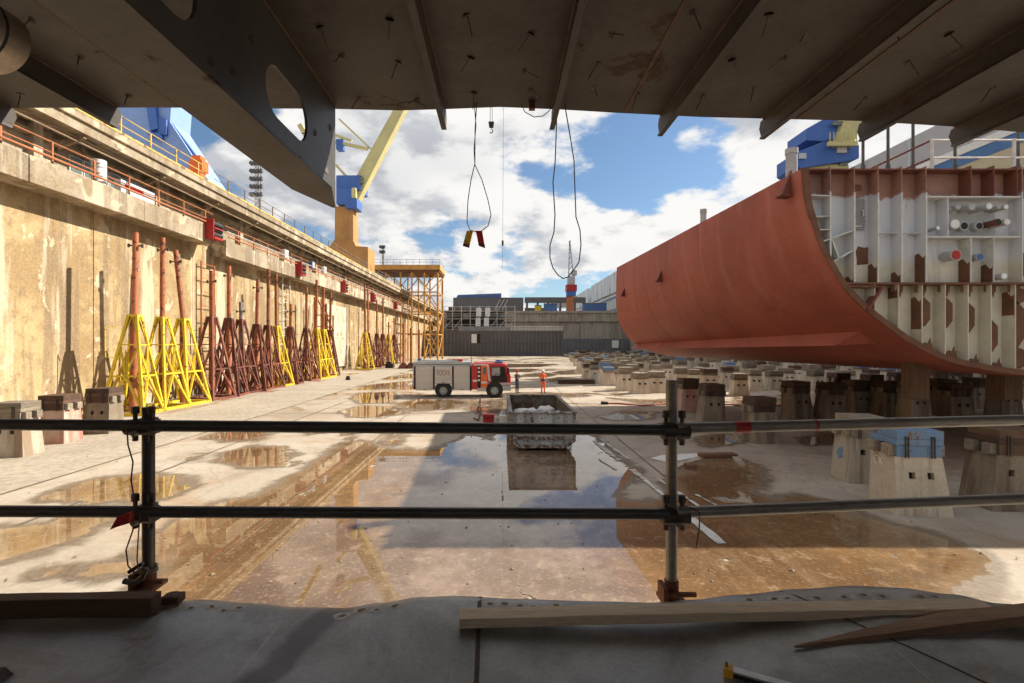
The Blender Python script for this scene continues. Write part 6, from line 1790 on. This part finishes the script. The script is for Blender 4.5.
for x in (2.25, 6.0):
    b = MB(); b.tube((L(x), TYY - 0.004, 0.56), (L(x), TYY + 0.3, 0.56), 0.62, 24); b.build('wheel_arch', M['dark'], tr)
    for y in (-0.02, 2.02):
        b = MB(); b.tube((L(x), TYY + y, 0.5), (L(x), TYY + y + 0.34, 0.5), 0.5, 24); w = b.build('wheel', M['tyre'], tr, smooth=True, bevel=0.03)
        if y < 1:
            b = MB(); b.tube((L(x), TYY + y - 0.03, 0.5), (L(x), TYY + y - 0.001, 0.5), 0.28, 18); b.build('rim', M['truck_top'], w)
            b = MB(); b.tube((L(x), TYY + y - 0.07, 0.5), (L(x), TYY + y - 0.031, 0.5), 0.12, 12); b.build('hub', M['pipe_grey'], w)
            b = MB()
            for k in range(8):
                a = k * math.pi / 4; b.tube((L(x) + 0.2 * math.cos(a), TYY + y - 0.045, 0.5 + 0.2 * math.sin(a)), (L(x) + 0.2 * math.cos(a), TYY + y - 0.031, 0.5 + 0.2 * math.sin(a)), 0.045, 6)
            b.build('rim_hole', M['dark'], w)
# red curly writing on the middle shutter
mk = MB()
def stroke(lst):
    mk.path([(L(1.74 + x * 0.98), TYY - 0.02, 1.62 + z * 0.42) for x, z in lst], 0.016, 5)
stroke([(0.0, 1), (0.08, 0.5), (0.16, 1)]); stroke([(0.08, 0.5), (0.09, 0)])
stroke([(0.22 + 0.09 + 0.09 * math.cos(a), 0.5 + 0.5 * math.sin(a)) for a in [i * 0.524 for i in range(13)]])
stroke([(0.48 + 0.09 + 0.09 * math.cos(a), 0.5 + 0.5 * math.sin(a)) for a in [i * 0.524 for i in range(13)]])
stroke([(0.76, 0), (0.76, 0.8), (0.84, 0.95), (0.9, 0.5)]); stroke([(0.98, 1), (0.9, 0.5), (0.92, 0)])
mk.build('red_lettering', mat('faded_red_print', (0.45, 0.13, 0.11), None, 8, 0.6), tr)

# ------------------------------------------------------------------ two people
def person(x, y, rz, label, mats, hel_mat, arms, hgt=1.80):
    """mats: boots, trousers, waist, jacket, skin"""
    t = thing('person', label, 'person', (x, y, 0))
    V = {'pel': (0, 0, 0.97, 0.15, 0.11), 'abd': (0, 0, 1.12, 0.145, 0.105), 'che': (0, -0.01, 1.32, 0.165, 0.115), 'sho': (0, 0, 1.44, 0.13, 0.09), 'nek': (0, 0, 1.52, 0.06, 0.06), 'hd1': (0, -0.01, 1.60, 0.075, 0.085), 'hd2': (0, -0.012, 1.68, 0.08, 0.095), 'hd3': (0, -0.005, 1.75, 0.062, 0.075)}
    E = [('pel', 'abd'), ('abd', 'che'), ('che', 'sho'), ('sho', 'nek'), ('nek', 'hd1'), ('hd1', 'hd2'), ('hd2', 'hd3')]
    for s, n_ in ((-1, 'l'), (1, 'r')):
        V['hp' + n_] = (s * 0.095, 0, 0.90, 0.095, 0.10); V['kn' + n_] = (s * 0.11, -0.02, 0.50, 0.065, 0.07); V['an' + n_] = (s * 0.12, 0.01, 0.09, 0.05, 0.055); V['ft' + n_] = (s * 0.13, -0.15, 0.045, 0.045, 0.035)
        E += [('pel', 'hp' + n_), ('hp' + n_, 'kn' + n_), ('kn' + n_, 'an' + n_), ('an' + n_, 'ft' + n_)]
        el, ha = arms[n_]
        V['sh' + n_] = (s * 0.19, 0, 1.43, 0.07, 0.07); V['el' + n_] = (*el, 0.05, 0.05); V['wr' + n_] = (*ha, 0.036, 0.036)
        hd = (Vector(ha) - Vector(el)).normalized()
        V['pa' + n_] = (*(Vector(ha) + hd * 0.07), 0.038, 0.022)
        E += [('sho', 'sh' + n_), ('sh' + n_, 'el' + n_), ('el' + n_, 'wr' + n_), ('wr' + n_, 'pa' + n_)]
        side = hd.cross(Vector((0, 1, 0.3))).normalized()
        for k in range(4):
            nm = f'f{k}{n_}'
            V[nm] = (*(Vector(ha) + hd * (0.15 - 0.008 * abs(k - 1)) + side * (0.026 * (k - 1.5) * 0.8)), 0.009, 0.009); E.append(('pa' + n_, nm))
        V['th' + n_] = (*(Vector(ha) + hd * 0.08 + side * 0.06), 0.010, 0.010); E.append(('wr' + n_, 'th' + n_))
    keys = list(V); idx = {k: i for i, k in enumerate(keys)}
    me = bpy.data.meshes.new('body_cage')
    me.from_pydata([V[k][:3] for k in keys], [(idx[a], idx[c]) for a, c in E], [])
    o = bpy.data.objects.new('body_cage', me); COL.objects.link(o)
    o.modifiers.new('skin', 'SKIN')
    for i, k in enumerate(keys):
        me.skin_vertices[0].data[i].radius = V[k][3:5]
    me.skin_vertices[0].data[idx['pel']].use_root = True
    sb = o.modifiers.new('sub', 'SUBSURF'); sb.levels = 2; sb.render_levels = 2
    dg = bpy.context.evaluated_depsgraph_get()
    me2 = bpy.data.meshes.new_from_object(o.evaluated_get(dg))
    bpy.data.objects.remove(o)
    me2.materials.clear()
    for mm_ in mats: me2.materials.append(mm_)
    for p in me2.polygons:
        c = p.center
        arm = abs(c.x) > 0.2
        mi = 0 if c.z < 0.14 else 1 if c.z < 0.95 and not arm else 2 if c.z < 1.12 and not arm else 3 if c.z < 1.50 else 4
        if c.z < 1.5:
            for n_ in 'lr':
                ha = Vector(arms[n_][1]); el = Vector(arms[n_][0])
                if (c - ha).length < 0.17 and (c - el).length > (ha - el).length * 0.93: mi = 4
        p.material_index = mi; p.use_smooth = True
    body = bpy.data.objects.new('body', me2); COL.objects.link(body); body.parent = t
    b = MB()
    for (z, r) in ((0, 0.125),):
        rings = [(1.70, 0.118), (1.74, 0.118), (1.79, 0.105), (1.825, 0.07), (1.838, 0.0)]
    n = 16
    vs = [(r * math.cos(2 * math.pi * k / n), r * 1.15 * math.sin(2 * math.pi * k / n) - 0.01, z) for z, r in rings for k in range(n)]
    fs = [(i * n + k, i * n + (k + 1) % n, (i + 1) * n + (k + 1) % n, (i + 1) * n + k) for i in range(len(rings) - 1) for k in range(n)]
    b.add(vs, fs); b.box(-0.09, 0.09, -0.20, -0.10, 1.695, 1.712)
    WL[t.name] = Vector()
    b.build('helmet', hel_mat, t, smooth=True)
    b = MB()
    for s in (-1, 1): b.tube((s * 0.032, -0.10, 1.665), (s * 0.032, -0.112, 1.665), 0.011, 8)
    b.box(-0.022, 0.022, -0.106, -0.098, 1.592, 1.600); b.build('eyes_and_mouth', M['dark'], t)
    b = MB(); b.frus((-0.016, 0.016, -0.13, -0.09), (-0.008, 0.008, -0.105, -0.09), 1.615, 1.66); b.build('nose', M['skin'], t)
    t.rotation_euler = (0, 0, rz); t.scale = (hgt / 1.80,) * 3
    return t
pp_ = onfloor(514.5, 393.2)
person(pp_.x + 0.2, pp_.y, R(50), 'person in dark overalls and red helmet standing with folded arms', [M['boot'], M['overall_dark'], M['overall_dark'], M['overall_dark'], M['skin']], M['red'],
       {'l': ((-0.27, -0.04, 1.17), (-0.08, -0.22, 1.20)), 'r': ((0.27, -0.04, 1.17), (0.08, -0.24, 1.16))}, 1.86)
pp_ = onfloor(543, 393.2)
pr = person(pp_.x, pp_.y, R(20), 'person in orange work clothes and white helmet facing the fire engine', [M['boot'], M['overall_orange'], M['navy'], M['overall_orange'], M['skin']], M['white'],
       {'l': ((-0.28, 0.03, 1.18), (-0.20, -0.18, 1.22)), 'r': ((0.28, 0.03, 1.18), (0.20, -0.20, 1.24))}, 1.84)

# ------------------------------------------------------------------ skip with sacks
DX0, DX1, DYf, DYb, DH = 0.38, 2.80, 17.8, 24.0, 1.40
sk = thing('waste_skip', 'grey rust speckled steel waste skip standing in the water', 'skip', ((DX0 + DX1) / 2, (DYf + DYb) / 2, 0))
z0 = 0.14
th = 0.06
b = MB(); b.ext([(DX0 + 0.02, DYf + 0.12, 0.42), (DX0 + 0.34, DYf + 0.12, z0), (DX1 - 0.34, DYf + 0.12, z0), (DX1 - 0.02, DYf + 0.12, 0.42), (DX1 - 0.02, DYf + 0.12, DH - 0.001), (DX0 + 0.02, DYf + 0.12, DH - 0.001)], (0, th, 0)); b.build('front_wall', M['bin'], sk)
b = MB(); b.box(DX0 + 0.01, DX1 - 0.01, DYb - th, DYb, 0.2, DH - 0.001); b.build('back_wall', M['bin_in'], sk)
for x in (DX0, DX1 - th):
    b = MB(); b.box(x, x + th, DYf + 0.121, DYb - th - 0.001, 0.40, DH - 0.001); b.build('side_wall', M['bin_in'], sk)
b = MB(); b.box(DX0 + 0.3, DX1 - 0.3, DYf + 0.19, DYb - 0.1, z0, z0 + 0.06); b.build('floor_plate', M['bin_in'], sk)
for s, x in ((1, DX0), (-1, DX1)):
    b = MB(); b.hexa([(x + s * 0.02, DYf + 0.185, 0.40), (x + s * 0.34, DYf + 0.185, z0 + 0.01), (x + s * 0.34, DYb - 0.065, z0 + 0.01), (x + s * 0.02, DYb - 0.065, 0.40), (x + s * 0.05, DYf + 0.185, 0.44), (x + s * 0.37, DYf + 0.185, z0 + 0.05), (x + s * 0.37, DYb - 0.065, z0 + 0.05), (x + s * 0.05, DYb - 0.065, 0.44)]); b.build('chamfer_plate', M['bin'], sk)
b = MB()
b.box(DX0 - 0.05, DX1 + 0.05, DYf + 0.02, DYf + 0.22, DH, DH + 0.05); b.box(DX0 - 0.05, DX1 + 0.05, DYb - 0.12, DYb + 0.05, DH, DH + 0.05)
b.box(DX0 - 0.05, DX0 + 0.09, DYf + 0.221, DYb - 0.121, DH, DH + 0.05); b.box(DX1 - 0.09, DX1 + 0.05, DYf + 0.221, DYb - 0.121, DH, DH + 0.05); b.build('top_rim', M['bin_rib'], sk, bevel=0.012)
W3 = (DX1 - DX0) / 3
for x in (DX0 + 0.05, DX0 + W3, DX0 + 2 * W3, DX1 - 0.05):
    zb_ = 0.42 if x in (DX0 + 0.05, DX1 - 0.05) else 0.16
    b = MB(); b.box(x - 0.045, x + 0.045, DYf + 0.02, DYf + 0.119, zb_, DH - 0.002); b.build('rib', M['bin_rib'], sk, bevel=0.008)
b = MB(); b.box(DX0 + 0.1, DX1 - 0.1, DYf + 0.0, DYf + 0.019, 0.44, 0.56); b.build('cross_bar', M['bin_rib'], sk, bevel=0.008)
for (xa, za, xb, zb) in ((DX0 + 0.03, 0.44, DX0 + 0.34, 0.17), (DX1 - 0.03, 0.44, DX1 - 0.34, 0.17)):
    b = MB(); b.bar((xa, DYf + 0.07, za), (xb, DYf + 0.07, zb), 0.10); b.build('corner_bar', M['bin_rib'], sk)
b = MB(); b.bar((DX0 + 0.34, DYf + 0.07, 0.18), (DX1 - 0.34, DYf + 0.07, 0.18), 0.10); b.build('corner_bar', M['bin_rib'], sk)
for x in (DX0 + 0.55, DX1 - 0.55):
    for y in (DYf + 0.25, DYb - 0.5):
        b = MB(); b.tube((x - 0.08, y, 0.10), (x + 0.08, y, 0.10), 0.10, 14); b.build('roller', M['rust'], sk)
for i in range(8):
    y = DYf + 0.8 + i * 0.72
    for x, s in ((DX0, -1), (DX1, 1)):
        b = MB(); b.box(min(x, x + s * 0.06), max(x, x + s * 0.06), y, y + 0.09, 0.42, DH - 0.002); b.build('side_rib', M['bin'], sk)
for z in (0.7, 0.95):
    b = MB(); b.path([(DX0 + 0.16, DYf + 0.12, z), (DX0 + 0.16, DYf - 0.02, z), (DX0 + 0.16, DYf - 0.02, z + 0.12), (DX0 + 0.16, DYf + 0.12, z + 0.12)], 0.02, 6); b.build('hook', M['rust'], sk)
random.seed(4)
def sack(x, y, z, r, label):
    b = MB()
    def f(u, v):
        a = 2 * math.pi * u; e = math.pi * (v - 0.5)
        d = Vector((math.cos(a) * math.cos(e), math.sin(a) * math.cos(e), math.sin(e)))
        k = 1 + 0.45 * noise.noise(d * 1.6 + Vector((x * 3, y, z))) + 0.22 * noise.noise(d * 4 + Vector((x, y * 3, z)))
        return Vector((x, y, z)) + Vector((d.x * r * 1.25 * k, d.y * r * k, d.z * r * 0.72 * k))
    b.grid(f, 28, 16)
    tag(b.build('sack', M['bag'], smooth=True), label, 'sack', 'white sacks in the skip')
sack(1.32, 21.2, 0.95, 0.28, 'crumpled white sack lying left in the grey skip')
sack(2.05, 21.6, 0.95, 0.34, 'largest white sack heaped in the middle of the grey skip')
sack(2.46, 21.2, 0.86, 0.2, 'flat white sack at the right wall of the grey skip')
sack(1.7, 20.8, 0.7, 0.26, 'white sack low between the two larger ones in the skip')
sack(1.0, 22.4, 0.7, 0.36, 'white sack lowest at the back of the skip')
b = MB(); b.box(DX0 + 0.37, DX1 - 0.37, DYf + 0.4, DYb - 0.3, 0.21, 0.5); tag(b.build('rubble_bed', M['bin_in'], bevel=0.05), 'grey rubble filling the bottom of the skip under the sacks', 'rubble')

# red crate and white canister beside the skip
p = onfloor(489, 422)
t = thing('red_crate', 'bright red crate on the wet floor left of the skip', 'crate', p)
b = MB(); b.frus((p.x - 0.28, p.x + 0.24, p.y - 0.2, p.y + 0.2), (p.x - 0.31, p.x + 0.27, p.y - 0.22, p.y + 0.22), 0.0, 0.36); b.build('box', M['red'], t, bevel=0.02)
b = MB(); b.box(p.x - 0.33, p.x + 0.29, p.y - 0.24, p.y + 0.24, 0.361, 0.41); b.build('lid', M['red'], t, bevel=0.015)
b = MB(); b.box(p.x - 0.10, p.x + 0.06, p.y - 0.232, p.y - 0.20, 0.2, 0.26); b.build('handle', M['dark'], t)
p = onfloor(503.5, 423)
t = thing('canister', 'white plastic canister between the red crate and the skip', 'canister', p)
b = MB(); b.box(p.x - 0.21, p.x + 0.21, p.y - 0.16, p.y + 0.16, 0.0, 0.42); b.build('body', M['white'], t, bevel=0.05)
b = MB(); b.path([(p.x - 0.12, p.y, 0.41), (p.x - 0.10, p.y, 0.53), (p.x + 0.06, p.y, 0.53), (p.x + 0.08, p.y, 0.41)], 0.025, 6); b.build('handle', M['white'], t)
b = MB(); b.tube((p.x + 0.15, p.y, 0.41), (p.x + 0.15, p.y, 0.50), 0.045, 10); b.build('cap', M['blue'], t)
p = onfloor(476, 421)
b = MB(); b.path([onfloor(474, 419) + Vector((0, 0, .03)), onfloor(478, 421) + Vector((0, 0, .03)), onfloor(481, 417) + Vector((0, 0, .25)), onfloor(481, 400) + Vector((0, 0, .04)), onfloor(482, 395) + Vector((0, 0, .04))], 0.05, 6); tag(b.build('hose', M['rust']), 'dark hose lying from the fire engine towards the red crate', 'hose')
t = thing('fire_hose', 'flat red hose lying straight across the sunlit floor on the right', 'hose', onfloor(690, 406))
pth = [onfloor(x, 405 + 0.9 * math.sin(x * 0.11) + 0.010 * (x - 605)) + Vector((0, 0, 0.06)) for x in range(608, 860, 6)]
b = MB(); b.path(pth, 0.045, 7); b.build('tube', M['red'], t, smooth=True)
b = MB(); q = pth[0]; b.tube(q + Vector((-0.45, 0, 0.04)), q, 0.11, 10); b.build('coupling', M['dark'], t)
# drain pit with a pale sheet lying beside it
t = thing('drain_pit', 'low concrete kerb of a drain pit under water right of the rail post', 'drain', onfloor(715, 466))
for (x0, y0, x1, y1, w, h) in ((668, 470, 700, 459, .22, .06), (700, 458, 735, 457, .35, .14), (735, 458, 742, 466, .22, .07)):
    a, c = onfloor(x0, y0), onfloor(x1, y1)
    b = MB(); b.bar(a + Vector((0, 0, h / 2)), c + Vector((0, 0, h / 2)), w, h); b.build('kerb', M['block'] if h < .1 else M['rust'], t)
a = onfloor(692, 470); b = MB(); b.box(a.x - 0.16, a.x + 0.16, a.y, a.y + 0.3, 0, 0.16); tag(b.build('steel_cube', M['rust'], bevel=0.02), 'small brown steel block standing in the puddle by the drain pit', 'steel block')
pl = [onfloor(651, 459), onfloor(662, 456), onfloor(697, 454), onfloor(700, 457.5), onfloor(668, 463)]
b = MB(); b.ext([q + Vector((0, 0, 0.014)) for q in pl], (0, 0, 0.02)); tag(b.build('sheet', M['white']), 'flat white sheet lying on the floor beside the drain pit', 'sheet')

# ------------------------------------------------------------------ loose chips and grit on the dock floor
random.seed(77)
b = MB()
for i in range(900):
    y = 8 + 60 * random.random() ** 1.6
    x = random.uniform(-16, 12 + y * 0.2)
    r = random.uniform(0.012, 0.05) * (1 if random.random() < 0.9 else 1.4) * 0.8
    a = random.uniform(0, 3)
    vs = []
    for k in range(4):
        q = a + k * 1.57 + random.uniform(-0.4, 0.4)
        vs.append((x + math.cos(q) * r * random.uniform(0.6, 1.3), y + math.sin(q) * r * random.uniform(0.6, 1.3), 0.02))
    vs.append((x + random.uniform(-0.3, 0.3) * r, y, 0.02 + r * 0.55))
    b.add(vs, [(0, 1, 4), (1, 2, 4), (2, 3, 4), (3, 0, 4)])
o = b.build('grit', M['track_dirt']); o['kind'] = 'stuff'; o['label'] = 'loose chips and grit scattered over the dock floor'
